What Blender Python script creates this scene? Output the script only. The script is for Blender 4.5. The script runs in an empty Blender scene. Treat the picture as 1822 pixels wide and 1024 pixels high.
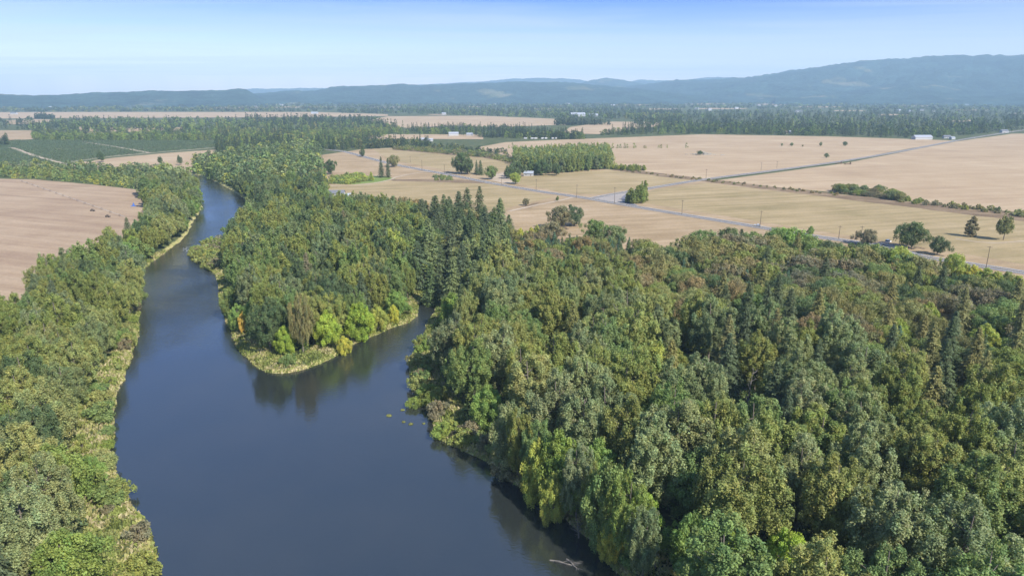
import bpy, math, random
import numpy as np
from mathutils import Vector
R_ = math.radians
rng = np.random.default_rng(7)
random.seed(7)
sc = bpy.context.scene
COL = sc.collection

# ------------------------------------------------------------------ camera
F, CX, CY, HC, VH = 1215.0, 911.0, 512.0, 95.0, 165.0
PITCH = math.atan((CY - VH) / F)
cp, sp = math.cos(PITCH), math.sin(PITCH)
cam = bpy.data.objects.new('camera', bpy.data.cameras.new('camera'))
COL.objects.link(cam)
cam.location = (0, 0, HC)
cam.rotation_euler = (R_(90) - PITCH, 0, 0)
cam.data.sensor_width = 36.0
cam.data.lens = 36.0 * F / 1822.0
cam.data.clip_start = 1.0
cam.data.clip_end = 90000.0
sc.camera = cam

def ray(u, v):
    a = (u - CX) / F; b = (CY - v) / F
    return np.array([a, cp + b * sp, -sp + b * cp])
def G(u, v, z=0.0):
    d = ray(u, v); t = (z - HC) / d[2]
    return (d[0] * t, d[1] * t)
def at(u, v, dist):                     # point on a ray at horizontal range dist
    d = ray(u, v); t = dist / math.hypot(d[0], d[1])
    return np.array([0, 0, HC]) + d * t
def proj(x, y, z):
    dz = z - HC
    f = y * cp - dz * sp
    up = y * sp + dz * cp
    f = np.maximum(f, 1e-3)
    return CX + F * x / f, CY - F * up / f, f
def GP(poly, z=0.0):
    return [G(u, v, z) for u, v in poly]

# ------------------------------------------------------------------ object helpers
def tag(o, label=None, cat=None, group=None, kind=None):
    if label: o['label'] = label
    if cat: o['category'] = cat
    if group: o['group'] = group
    if kind: o['kind'] = kind
    return o
def link(name, me, mats=(), parent=None, loc=(0, 0, 0), rz=0.0):
    for m in mats: me.materials.append(m)
    o = bpy.data.objects.new(name, me); COL.objects.link(o)
    o.location = loc; o.rotation_euler = (0, 0, rz)
    if parent: o.parent = parent
    return o
def empty(name, loc=(0, 0, 0), rz=0.0):
    o = bpy.data.objects.new(name, None); COL.objects.link(o)
    o.location = loc; o.rotation_euler = (0, 0, rz); o.empty_display_size = 0.5
    return o
def np_mesh(name, V, Q, cols=None, mat_idx=None, smooth=False):
    """quads or triangles from numpy arrays"""
    V = np.asarray(V, np.float32); Q = np.asarray(Q, np.int32)
    k = Q.shape[1]
    me = bpy.data.meshes.new(name)
    me.vertices.add(len(V)); me.vertices.foreach_set('co', V.ravel())
    me.loops.add(Q.size); me.loops.foreach_set('vertex_index', Q.ravel())
    me.polygons.add(len(Q))
    me.polygons.foreach_set('loop_start', np.arange(0, Q.size, k, dtype=np.int32))
    if mat_idx is not None: me.polygons.foreach_set('material_index', np.asarray(mat_idx, np.int32))
    if smooth: me.polygons.foreach_set('use_smooth', np.ones(len(Q), bool))
    if cols is not None:
        a = me.attributes.new('leaf', 'FLOAT_COLOR', 'POINT')
        c = np.ones((len(V), 4), np.float32); c[:, :3] = cols
        a.data.foreach_set('color', c.ravel())
    me.update(calc_edges=True)
    return me

class MB:
    """collects boxes, tubes and prisms for one mesh"""
    def __init__(s): s.v = []; s.f = []
    def add(s, v, f):
        n = len(s.v); s.v += [tuple(p) for p in v]; s.f += [tuple(i + n for i in q) for q in f]
    def box(s, x0, x1, y0, y1, z0, z1):
        s.add([(x0,y0,z0),(x1,y0,z0),(x1,y1,z0),(x0,y1,z0),(x0,y0,z1),(x1,y0,z1),(x1,y1,z1),(x0,y1,z1)],
              [(0,3,2,1),(4,5,6,7),(0,1,5,4),(1,2,6,5),(2,3,7,6),(3,0,4,7)])
    def tube(s, pts, rad, n=6):
        pts = [Vector(p) for p in pts]; vs = []; fs = []
        for i, p in enumerate(pts):
            d = (pts[min(i+1, len(pts)-1)] - pts[max(i-1, 0)]).normalized()
            a = d.cross(Vector((0.31, 0.95, 0.05)) if abs(d.y) < 0.9 else Vector((1, 0, 0))).normalized(); b = d.cross(a)
            r = rad[i] if isinstance(rad, (list, tuple)) else rad
            for k in range(n):
                t = 2*math.pi*k/n
                vs.append(p + a*r*math.cos(t) + b*r*math.sin(t))
        for i in range(len(pts)-1):
            for k in range(n):
                fs.append((i*n+k, i*n+(k+1) % n, (i+1)*n+(k+1) % n, (i+1)*n+k))
        fs.append(tuple(range(n))[::-1]); fs.append(tuple((len(pts)-1)*n+k for k in range(n)))
        s.add(vs, fs)
    def prism(s, prof, y0, y1):         # profile in xz, extruded along y
        n = len(prof)
        s.add([(x, y0, z) for x, z in prof] + [(x, y1, z) for x, z in prof],
              [tuple(range(n))] + [tuple(range(2*n-1, n-1, -1))] + [(i, i+n, (i+1) % n + n, (i+1) % n) for i in range(n)])
    def mesh(s, name):
        me = bpy.data.meshes.new(name); me.from_pydata(s.v, [], s.f); me.update()
        import bmesh
        bm = bmesh.new(); bm.from_mesh(me); bmesh.ops.recalc_face_normals(bm, faces=bm.faces); bm.to_mesh(me); bm.free()
        return me
    def build(s, name, mat, parent=None, loc=(0,0,0), rz=0.0):
        return link(name, s.mesh(name), [mat], parent, loc, rz)

# ------------------------------------------------------------------ materials
def new_mat(name):
    m = bpy.data.materials.new(name); m.use_nodes = True
    nt = m.node_tree; b = nt.nodes['Principled BSDF']
    return m, nt, b
def N(nt, t, **kw):
    n = nt.nodes.new(t)
    for k, v in kw.items(): setattr(n, k, v)
    return n
def simple(name, col, rough=0.8, spec=0.3, var=0.15, scale=3.0, metal=0.0):
    m, nt, b = new_mat(name)
    tc = N(nt, 'ShaderNodeTexCoord'); nz = N(nt, 'ShaderNodeTexNoise'); nz.inputs['Scale'].default_value = scale
    nz.inputs['Detail'].default_value = 4
    mr = N(nt, 'ShaderNodeMapRange'); mr.inputs[3].default_value = 1-var; mr.inputs[4].default_value = 1+var
    mx = N(nt, 'ShaderNodeMix', data_type='RGBA', blend_type='MULTIPLY'); mx.inputs[0].default_value = 1
    mx.inputs[6].default_value = (*col, 1)
    nt.links.new(tc.outputs['Object'], nz.inputs['Vector']); nt.links.new(nz.outputs[0], mr.inputs[0])
    nt.links.new(mr.outputs[0], mx.inputs[7]); nt.links.new(mx.outputs[2], b.inputs['Base Color'])
    b.inputs['Roughness'].default_value = rough; b.inputs['Specular IOR Level'].default_value = spec
    b.inputs['Metallic'].default_value = metal
    return m
def noise(nt, vec, scale, detail=5, rough=0.6, dist=0.0):
    n = N(nt, 'ShaderNodeTexNoise'); n.inputs['Scale'].default_value = scale; n.inputs['Detail'].default_value = detail
    n.inputs['Roughness'].default_value = rough; n.inputs['Distortion'].default_value = dist
    nt.links.new(vec, n.inputs['Vector']); return n.outputs[0]
def ramp(nt, fac, stops):
    r = N(nt, 'ShaderNodeValToRGB'); e = r.color_ramp.elements
    while len(e) < len(stops): e.new(0.5)
    for i, (p, c) in enumerate(stops):
        e[i].position = p; e[i].color = (*c, 1)
    nt.links.new(fac, r.inputs[0]); return r.outputs[0]
def mixc(nt, fac, a, b, mode='MIX'):
    m = N(nt, 'ShaderNodeMix', data_type='RGBA', blend_type=mode)
    for s, x in ((0, fac), (6, a), (7, b)):
        if hasattr(x, 'links') or isinstance(x, bpy.types.NodeSocket): nt.links.new(x, m.inputs[s])
        elif s == 0: m.inputs[0].default_value = x
        else: m.inputs[s].default_value = (*x, 1)
    return m.outputs[2]
def math_(nt, op, a, b=0.0):
    m = N(nt, 'ShaderNodeMath', operation=op)
    for i, x in enumerate((a, b)):
        if isinstance(x, bpy.types.NodeSocket): nt.links.new(x, m.inputs[i])
        else: m.inputs[i].default_value = x
    return m.outputs[0]
def world_pos(nt):
    return N(nt, 'ShaderNodeNewGeometry').outputs['Position']
def mapping(nt, vec, scale=(1,1,1), rot=(0,0,0)):
    m = N(nt, 'ShaderNodeMapping'); m.inputs['Scale'].default_value = scale; m.inputs['Rotation'].default_value = rot
    nt.links.new(vec, m.inputs['Vector']); return m.outputs[0]

def leaf_material(name='foliage', transl=0.34):
    m, nt, b = new_mat(name)
    at_ = N(nt, 'ShaderNodeAttribute', attribute_name='leaf'); oi = N(nt, 'ShaderNodeObjectInfo')
    c = mixc(nt, 1.0, at_.outputs['Color'], oi.outputs['Color'], 'MULTIPLY')
    nt.links.new(c, b.inputs['Base Color'])
    b.inputs['Roughness'].default_value = 0.6; b.inputs['Specular IOR Level'].default_value = 0.25
    tr = N(nt, 'ShaderNodeBsdfTranslucent')
    c2 = mixc(nt, 1.0, c, (1.15, 1.25, 0.6), 'MULTIPLY'); nt.links.new(c2, tr.inputs['Color'])
    mx = N(nt, 'ShaderNodeMixShader'); mx.inputs[0].default_value = transl
    nt.links.new(b.outputs[0], mx.inputs[1]); nt.links.new(tr.outputs[0], mx.inputs[2])
    nt.links.new(mx.outputs[0], nt.nodes['Material Output'].inputs['Surface'])
    return m
M_LEAF = leaf_material()
M_BARK = simple('bark', (0.16, 0.135, 0.11), 0.9, 0.1, 0.35, 2.5)
M_SNAG = simple('bleached_wood', (0.16, 0.145, 0.125), 0.85, 0.1, 0.25, 2.0)

def ground_material():
    m, nt, b = new_mat('woodland_floor')
    P = world_pos(nt)
    c1 = ramp(nt, noise(nt, P, 0.06, 6), [(0.3, (0.045, 0.06, 0.024)), (0.5, (0.07, 0.085, 0.034)), (0.7, (0.12, 0.115, 0.055))])
    c2 = ramp(nt, noise(nt, P, 0.9, 4), [(0.3, (0.6,)*3), (0.7, (1.3,)*3)])
    c = mixc(nt, 1.0, c1, c2, 'MULTIPLY')
    # dry shore grass on the river bank, picked by the height of the ground under the bank top
    sep = N(nt, 'ShaderNodeSeparateXYZ'); nt.links.new(P, sep.inputs[0])
    z = math_(nt, 'ADD', sep.outputs[2], math_(nt, 'MULTIPLY', math_(nt, 'SUBTRACT', noise(nt, P, 0.25, 4), 0.5), 0.9))
    mr = N(nt, 'ShaderNodeMapRange'); mr.inputs[1].default_value = -0.35; mr.inputs[2].default_value = -0.75
    nt.links.new(z, mr.inputs[0])
    shore = ramp(nt, noise(nt, P, 0.5, 5), [(0.3, (0.16, 0.19, 0.05)), (0.5, (0.3, 0.27, 0.11)), (0.7, (0.42, 0.34, 0.19))])
    c = mixc(nt, mr.outputs[0], c, shore)
    mr2 = N(nt, 'ShaderNodeMapRange'); mr2.inputs[1].default_value = -1.45; mr2.inputs[2].default_value = -1.7
    nt.links.new(sep.outputs[2], mr2.inputs[0])
    c = mixc(nt, mr2.outputs[0], c, (0.05, 0.045, 0.03))
    nt.links.new(c, b.inputs['Base Color']); b.inputs['Roughness'].default_value = 0.95; b.inputs['Specular IOR Level'].default_value = 0.1
    return m
def field_material(name, stops, rot, big=0.012, row=0.5, rowamt=0.12, spots=0.0):
    m, nt, b = new_mat(name)
    P = world_pos(nt)
    Pr = mapping(nt, P, (1, 1, 1), (0, 0, rot))
    st = mapping(nt, Pr, (0.004, 0.085, 1))
    f = math_(nt, 'ADD', math_(nt, 'MULTIPLY', noise(nt, P, big, 6, 0.7), 0.5), math_(nt, 'MULTIPLY', noise(nt, st, 1.0, 5, 0.65), 0.5))
    c = ramp(nt, f, stops)
    rw = mapping(nt, Pr, (0.01, row*0.5, 1))
    g = ramp(nt, noise(nt, rw, 1.0, 3, 0.7), [(0.3, (1-rowamt,)*3), (0.7, (1+rowamt,)*3)])
    c = mixc(nt, 1.0, c, g, 'MULTIPLY')
    g2 = ramp(nt, noise(nt, P, 0.5, 5, 0.75), [(0.3, (0.86,)*3), (0.7, (1.12,)*3)])
    c = mixc(nt, 1.0, c, g2, 'MULTIPLY')
    if spots:
        s = ramp(nt, noise(nt, P, 0.05, 6, 0.75), [(0.6, (0, 0, 0)), (0.72, (1, 1, 1))])
        c = mixc(nt, math_(nt, 'MULTIPLY', s, spots), c, (0.16, 0.14, 0.06))
    nt.links.new(c, b.inputs['Base Color']); b.inputs['Roughness'].default_value = 0.95; b.inputs['Specular IOR Level'].default_value = 0.1
    return m
M_GROUND = ground_material()
M_STUB = field_material('stubble', [(0.32, (0.254, 0.177, 0.108)), (0.50, (0.324, 0.239, 0.149)), (0.68, (0.398, 0.308, 0.203))], R_(-12), 0.01, 0.4, 0.06)
M_STUB2 = field_material('raked_soil', [(0.32, (0.197, 0.131, 0.088)), (0.50, (0.284, 0.206, 0.135)), (0.68, (0.357, 0.272, 0.185))], R_(20), 0.014, 0.4, 0.06)
M_DRY = field_material('dry_grass', [(0.32, (0.184, 0.127, 0.068)), (0.50, (0.283, 0.207, 0.121)), (0.68, (0.372, 0.281, 0.188))], R_(-14), 0.02, 0.35, 0.1, 0.25)
M_DRY2 = field_material('mown_grass', [(0.32, (0.174, 0.142, 0.064)), (0.50, (0.271, 0.207, 0.109)), (0.68, (0.346, 0.270, 0.161))], R_(-16), 0.015, 0.3, 0.12, 0.12)
M_GREEN = field_material('green_grass', [(0.3, (0.09, 0.13, 0.03)), (0.5, (0.13, 0.18, 0.045)), (0.7, (0.2, 0.22, 0.07))], 0.3, 0.03)
M_WEEDS = field_material('brown_weeds', [(0.3, (0.102, 0.072, 0.043)), (0.5, (0.170, 0.119, 0.072)), (0.7, (0.281, 0.212, 0.128))], 0.3, 0.06, 0.5, 0.3)
M_TRACK = field_material('dirt', [(0.3, (0.285, 0.225, 0.158)), (0.5, (0.338, 0.270, 0.195)), (0.7, (0.390, 0.315, 0.232))], 0.3, 0.06)
M_GRAVEL = field_material('gravel', [(0.3, (0.225, 0.195, 0.173)), (0.5, (0.270, 0.240, 0.214)), (0.7, (0.315, 0.277, 0.247))], 0.0, 0.08)
M_ASPH = field_material('asphalt', [(0.3, (0.120, 0.120, 0.136)), (0.5, (0.140, 0.140, 0.157)), (0.7, (0.160, 0.160, 0.178))], 0.0, 0.05, 0.5, 0.05)
M_ORCH = field_material('orchard_soil', [(0.3, (0.13, 0.14, 0.08)), (0.5, (0.17, 0.165, 0.10)), (0.7, (0.22, 0.2, 0.125))], 0.0, 0.02)
M_WHITE = simple('white_paint', (0.38, 0.38, 0.37), 0.5, 0.4, 0.05)
M_LINE = simple('line_paint', (0.7, 0.68, 0.6), 0.6, 0.3, 0.15)
M_YELLOW = simple('yellow_line_paint', (0.6, 0.42, 0.08), 0.6, 0.3, 0.15)
M_ROOFG = simple('slate_roof', (0.13, 0.135, 0.15), 0.8, 0.3, 0.15, 1.0)
M_ROOFB = simple('brown_roof', (0.2, 0.13, 0.1), 0.8, 0.3, 0.15, 1.0)
M_METAL = simple('metal_roof', (0.28, 0.295, 0.32), 0.45, 0.5, 0.06, 0.5)
M_GLASS = simple('dark_glass', (0.03, 0.035, 0.045), 0.08, 0.6, 0.05)
M_TYRE = simple('tyre_rubber', (0.02, 0.02, 0.02), 0.8, 0.2, 0.1)
M_POLE = simple('weathered_pole', (0.12, 0.095, 0.075), 0.9, 0.1, 0.2)
M_GALV = simple('galvanised_steel', (0.4, 0.41, 0.42), 0.45, 0.5, 0.1)
M_BLUE = simple('blue_paint', (0.04, 0.11, 0.36), 0.5, 0.4, 0.1)
M_CARWHITE = simple('white_car_paint', (0.78, 0.78, 0.78), 0.3, 0.5, 0.03)
M_SILVER = simple('silver_paint', (0.5, 0.53, 0.57), 0.3, 0.6, 0.05)
M_RED = simple('red_paint', (0.35, 0.06, 0.05), 0.5, 0.4, 0.1)
M_ROCK = simple('pale_stone', (0.3, 0.27, 0.22), 0.9, 0.2, 0.3, 1.5)

def water_material():
    m, nt, b = new_mat('river_water')
    P = world_pos(nt)
    sep = N(nt, 'ShaderNodeSeparateXYZ'); nt.links.new(P, sep.inputs[0])
    mr = N(nt, 'ShaderNodeMapRange'); mr.inputs[1].default_value = 235; mr.inputs[2].default_value = 320
    nt.links.new(sep.outputs[1], mr.inputs[0])
    patch = ramp(nt, noise(nt, mapping(nt, P, (1, 0.5, 1)), 0.03, 4), [(0.35, (0.35,)*3), (0.65, (1,)*3)])
    s1 = noise(nt, mapping(nt, P, (1.0, 1.5, 1)), 0.75, 3, 0.55, 0.3)
    s2 = noise(nt, mapping(nt, P, (0.8, 1.4, 1)), 2.6, 2, 0.5)
    h = math_(nt, 'ADD', s1, math_(nt, 'MULTIPLY', s2, 0.35))
    mf = N(nt, 'ShaderNodeMapRange'); mf.inputs[1].default_value = 330; mf.inputs[2].default_value = 460; mf.inputs[3].default_value = 1.0; mf.inputs[4].default_value = 0.3
    nt.links.new(sep.outputs[1], mf.inputs[0]); patch = math_(nt, 'MULTIPLY', patch, mf.outputs[0])
    amt = math_(nt, 'MULTIPLY', math_(nt, 'ADD', math_(nt, 'MULTIPLY', mr.outputs[0], 0.9), 0.075), patch)
    bp = N(nt, 'ShaderNodeBump'); bp.inputs['Distance'].default_value = 0.8
    nt.links.new(amt, bp.inputs['Strength']); nt.links.new(h, bp.inputs['Height'])
    nt.links.new(bp.outputs[0], b.inputs['Normal'])
    c = ramp(nt, noise(nt, P, 0.02, 4), [(0.3, (0.014, 0.018, 0.018)), (0.7, (0.024, 0.026, 0.023))])
    nt.links.new(c, b.inputs['Base Color'])
    wind = ramp(nt, noise(nt, mapping(nt, P, (0.35, 1.0, 1), (0, 0, 0.5)), 0.035, 5, 0.6, 0.5), [(0.42, (0.025,)*3), (0.62, (0.11,)*3)])
    nt.links.new(wind, b.inputs['Roughness'])
    b.inputs['IOR'].default_value = 2.05
    b.inputs['Specular IOR Level'].default_value = 0.5
    return m
M_WATER = water_material()

def hill_material():
    m, nt, b = new_mat('wooded_hillside')
    P = world_pos(nt)
    tree = ramp(nt, noise(nt, P, 0.035, 4, 0.7), [(0.3, (0.008, 0.020, 0.020)), (0.7, (0.048, 0.085, 0.066))])
    tree = mixc(nt, 1.0, tree, ramp(nt, noise(nt, P, 0.0042, 5, 0.65), [(0.35, (0.6,)*3), (0.65, (1.35,)*3)]), 'MULTIPLY')
    Pm = mapping(nt, P, (1, 0.6, 3))
    cl = ramp(nt, noise(nt, Pm, 0.0024, 4, 0.5, 0.4), [(0.62, (0, 0, 0)), (0.66, (1, 1, 1))])
    meadow = ramp(nt, noise(nt, P, 0.004, 3), [(0.35, (0.09, 0.11, 0.045)), (0.65, (0.32, 0.26, 0.15))])
    c = mixc(nt, math_(nt, 'MULTIPLY', cl, 0.4), tree, meadow)
    nt.links.new(c, b.inputs['Base Color']); b.inputs['Roughness'].default_value = 0.95; b.inputs['Specular IOR Level'].default_value = 0.1
    bp = N(nt, 'ShaderNodeBump'); bp.inputs['Strength'].default_value = 0.8; bp.inputs['Distance'].default_value = 18
    nt.links.new(noise(nt, P, 0.035, 4, 0.7), bp.inputs['Height']); nt.links.new(bp.outputs[0], b.inputs['Normal'])
    return m
M_HILL = hill_material()

# ------------------------------------------------------------------ river and ground sheet
WZ = -1.6
river_px = [(300,1000),(275,935),(245,900),(225,860),(215,830),(206,800),(204,770),(208,740),(216,700),(229,660),(240,625),(253,605),
 (248,580),(252,560),(250,520),(245,490),(262,475),(285,458),(310,440),(335,420),(345,395),(358,378),(363,365),(352,345),(341,327),(325,314),(300,309),(300,306),
 (352,311),(385,325),(412,340),(440,358),(456,372),(446,390),(430,405),(412,420),(385,430),(350,442),(326,452),(345,461),(365,475),(382,490),(386,520),
 (391,550),(398,570),(405,590),(420,625),(440,648),(470,663),(500,668),(530,662),(565,652),(600,635),(640,610),(690,588),(745,570),
 (748,550),(752,530),(760,512),(772,496),(786,482),(812,470),(822,474),(808,490),(797,506),(785,525),(768,560),(752,590),(738,618),(724,645),(722,660),(728,690),(740,705),(755,730),(765,765),
 (775,785),(800,795),(830,808),(865,825),(890,845),(920,870),(960,890),(990,915),(1020,945),(1050,970),(1075,1000),(1095,1030),(1118,1060)]
river = [( -92, -160), (-78, 0)] + [G(u, v, WZ) for u, v in river_px] + [(46, 60), (66, 0), (80, -160)]
RV = np.array(river)
def smooth_closed(P):                    # one round of Chaikin
    A = P; B = np.roll(P, -1, 0)
    return np.stack([0.75*A + 0.25*B, 0.25*A + 0.75*B], 1).reshape(-1, 2)
RV = smooth_closed(RV)
def inside(pts, poly):
    x, y = pts[:, 0], pts[:, 1]; P = np.asarray(poly); c = np.zeros(len(pts), bool)
    j = len(P) - 1
    for i in range(len(P)):
        xi, yi = P[i]; xj, yj = P[j]
        if yi != yj:
            k = ((yi > y) != (yj > y)) & (x < (xj - xi) * (y - yi) / (yj - yi) + xi)
            c ^= k
        j = i
    return c
def sdf(pts, poly):                      # positive outside
    P = np.asarray(poly); d2 = np.full(len(pts), 1e18)
    for i in range(len(P)):
        a = P[i]; b = P[(i+1) % len(P)]; ab = b - a; L = ab @ ab
        if L < 1e-9: continue
        t = np.clip(((pts - a) @ ab) / L, 0, 1)
        q = pts - (a + t[:, None] * ab)
        d2 = np.minimum(d2, (q*q).sum(1))
    d = np.sqrt(d2)
    return np.where(inside(pts, poly), -d, d)
def vnoise(x, y, seed=0):                # smooth value noise in 0..1
    r = np.random.default_rng(seed).random((256, 256))
    xi = np.floor(x).astype(int); yi = np.floor(y).astype(int); fx = x - xi; fy = y - yi
    fx = fx*fx*(3-2*fx); fy = fy*fy*(3-2*fy)
    g = lambda a, b: r[a % 256, b % 256]
    return (g(xi, yi)*(1-fx) + g(xi+1, yi)*fx)*(1-fy) + (g(xi, yi+1)*(1-fx) + g(xi+1, yi+1)*fx)*fy
def fbm(x, y, seed=0, octs=4):
    s = 0; a = 0.5; t = 0
    for o in range(octs):
        s = s + a*vnoise(x*2**o, y*2**o, seed+o); t += a; a *= 0.5
    return s / t
def bank_height(x, y):
    pts = np.stack([x, y], 1)
    s = np.full(len(x), 1e3)
    m = (x > -420) & (x < 180) & (y > -200) & (y < 860)
    s[m] = sdf(pts[m], RV)
    s2 = s + (fbm(x/9, y/9, 3) - 0.5)*3.0 - 0.6
    t = np.clip((s2 + 4.0)/9.0, 0, 1); t = t*t*(3-2*t)
    return -3.2*(1-t), s
def axis(dense0, dense1, step, lo, hi):
    a = list(np.arange(dense0, dense1 + 1e-6, step)); d = step
    b = [dense1]
    while b[-1] < hi: d *= 1.35; b.append(min(b[-1] + d, hi))
    c = [dense0]; d = step
    while c[-1] > lo: d *= 1.35; c.append(max(c[-1] - d, lo))
    return np.array(c[:0:-1] + a + b[1:])
xs = axis(-420, 180, 2.0, -16500, 16500); ys = axis(-60, 850, 2.0, -2500, 17500)
X, Y = np.meshgrid(xs, ys); x, y = X.ravel(), Y.ravel()
Z, S = bank_height(x, y)
nx, ny = len(xs), len(ys)
idx = np.arange(nx*ny).reshape(ny, nx)
Q = np.stack([idx[:-1, :-1], idx[:-1, 1:], idx[1:, 1:], idx[1:, :-1]], -1).reshape(-1, 4)
tag(link('ground', np_mesh('ground', np.stack([x, y, Z], 1), Q, smooth=True), [M_GROUND]), kind='structure')
wx = np.linspace(-430, 190, 2); wy = np.linspace(-200, 870, 2)
tag(link('river_water', np_mesh('river_water', [(-430,-190,WZ),(190,-190,WZ),(190,870,WZ),(-430,870,WZ)], [(0,1,2,3)]), [M_WATER]), kind='structure')

def sheet(name, pts, z, mat, kind='structure'):
    me = bpy.data.meshes.new(name)
    me.from_pydata([(a, b, z) for a, b in pts], [], [tuple(range(len(pts)))]); me.update()
    if me.polygons[0].normal.z < 0: me.flip_normals()
    return tag(link(name, me, [mat]), kind=kind)
def wob(px, n=6, amp=0.9):               # world polygon with a slightly uneven outline
    P = GP(px); out = []
    for i in range(len(P)):
        a = np.array(P[i]); b = np.array(P[(i+1) % len(P)])
        d = b - a; L = np.linalg.norm(d); nrm = np.array([-d[1], d[0]])/max(L, 1e-6)
        k = max(1, min(n, int(L/12)))
        for j in range(k):
            out.append(a + d*j/k + (nrm*random.uniform(-amp, amp) if j else 0))
    return out
def field(px, mat, z=0.05, name='field', n=6, amp=0.9): return sheet(name, wob(px, n, amp), z, mat)

# near fields
field([(-260,314),(0,318),(60,319),(130,325),(190,331),(256,339),(262,352),(272,386),(215,432),(150,480),(60,545),(0,580),(-260,720)], M_STUB2)
field([(130,300),(125,291),(200,281),(300,272),(388,266),(380,280),(352,300),(345,306),(240,306)], M_STUB)
field([(-200,262),(0,256),(20,249),(385,250),(392,263),(300,270),(200,279),(125,289),(100,294),(-200,297)], M_ORCH, name='orchard_ground')
field([(-300,232),(62,232),(66,247),(0,252),(-300,258)], M_DRY)
field([(-500,200.5),(200,199.5),(560,199.5),(690,203.5),(690,206.5),(560,208.5),(100,210.5),(-500,214)], M_STUB, 0.4)
field([(10,214),(62,212),(100,213),(80,219),(10,222)], M_DRY, 0.3)
field([(140,226),(330,227),(325,232),(200,236),(140,237.5)], M_DRY, 0.3)
field([(690,207),(850,206),(985,211.5),(1010,222),(890,226),(800,224),(725,228),(650,215)], M_STUB, 0.3)
field([(1000,237),(1015,226),(1085,216.5),(1200,217.5),(1185,223),(1065,239)], M_STUB, 0.3)
field([(615,241.5),(700,239),(860,239.5),(860,248),(700,247.5),(620,247.5)], M_STUB, 0.3)
field([(845,263),(900,253),(1000,248.5),(1250,239),(1480,243),(1640,248),(1697,250),(1500,286),(1256,319),(1190,313),(1095,305),(1088,285),(930,285)], M_STUB, 0.08)
field([(1268,322),(1500,291),(1700,252),(1800,238),(2200,232),(2600,330),(2500,520),(1822,379),(1500,344)], M_STUB, 0.08)
field([(565,277),(640,266),(700,263),(800,272),(925,290),(930,303),(1080,301),(1250,321),(1500,352),(1822,390),(2300,460),(2300,640),(1822,540),(1640,500),(1400,478),(1150,458),(905,455),(760,412),(590,392),(560,330)], M_DRY, 0.05)
field([(1170,336),(1258,325.5),(1500,354),(1822,393),(2300,465),(2300,590),(1822,470),(1600,433),(1400,402),(1200,370),(1115,356)], M_DRY2, 0.09)
field([(935,330),(900,318),(1000,306),(1085,303),(1240,319),(1150,333),(1060,346),(1010,343)], M_DRY2, 0.09)
field([(575,331),(690,320),(760,318),(870,326),(985,350),(900,371),(740,390),(640,380),(590,372)], M_DRY2, 0.09)
field([(665,266),(730,263.5),(850,276),(922,291),(905,301),(860,313),(800,304),(690,284)], M_DRY2, 0.09)
field([(590,327),(588,318),(620,312),(690,314),(704,318),(680,324),(630,328)], M_GREEN, 0.14, 'green_grass')
field([(1090,298),(1195,311),(1262,319),(1500,346),(1822,380),(2300,452),(2300,466),(1822,394),(1500,354),(1262,324),(1190,316),(1090,303)], M_WEEDS, 0.16, 'weed_strip', 20, 1.6)
field([(690,319),(790,318.5),(850,321.5),(870,327),(800,325),(700,322)], M_WEEDS, 0.16, 'weed_strip', 10, 1.0)
field([(920,372),(945,363),(960,360),(945,370)], M_WEEDS, 0.15, 'weed_strip')
field([(700,264),(760,268),(860,275),(940,290),(925,293),(860,281),(760,272),(700,267)], M_WEEDS, 0.16, 'weed_strip', 14, 1.0)
field([(1630,470),(1700,478),(1745,500),(1700,510),(1640,500)], M_WEEDS, 0.14, 'bare_ground')
field([(870,312),(900,306),(915,316),(925,326),(900,327),(870,320)], M_TRACK, 0.15, 'farm_yard')
# tan slivers far out on the plain
for (u0, v0, u1, v1) in [(1093,185.6,1155,188.2),(1212,181.5,1292,186.2),(1345,184.3,1402,187),(1500,180.6,1562,184),(1590,184,1675,190),(1690,213.5,1757,217.5),
        (728,182.3,770,184),(425,184,505,188.5),(470,189.5,600,192),(255,176.5,345,178.5),(20,183,110,185.5),(780,212.5,830,213.5),(380,190,470,193.5),
        (90,188,200,190),(1800,201,1900,203),(760,203,800,205),(1030,228,1050,230),(1700,195,1760,197),(560,180,600,182),(640,190,720,191.6),(820,189,880,190.6),(930,193,1010,195),(1150,193,1215,195.4),(1420,189,1500,191.4),(1560,203,1620,205.4),(1240,192,1330,194.4),(1480,196,1540,198.2),(300,187.5,380,189.2),(160,181,230,182.6),(680,178,760,179.4),(860,177.5,960,179),(1040,180,1120,181.5),(-20,193,60,195),(1640,178,1760,180.4),(1760,184,1860,187),(990,188,1040,189.3)]:
    m_ = (u0+u1)/2; dv = v1-v0
    field([(u0,v0+dv*.4),(m_-(u1-u0)*.2,v0),(u1,v0+dv*.3),(u1-4,v1-dv*.2),(m_,v1),(u0+5,v1-dv*.1)], random.choice([M_STUB, M_DRY, M_STUB]), 0.5, 'field', 3, 6)

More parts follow.
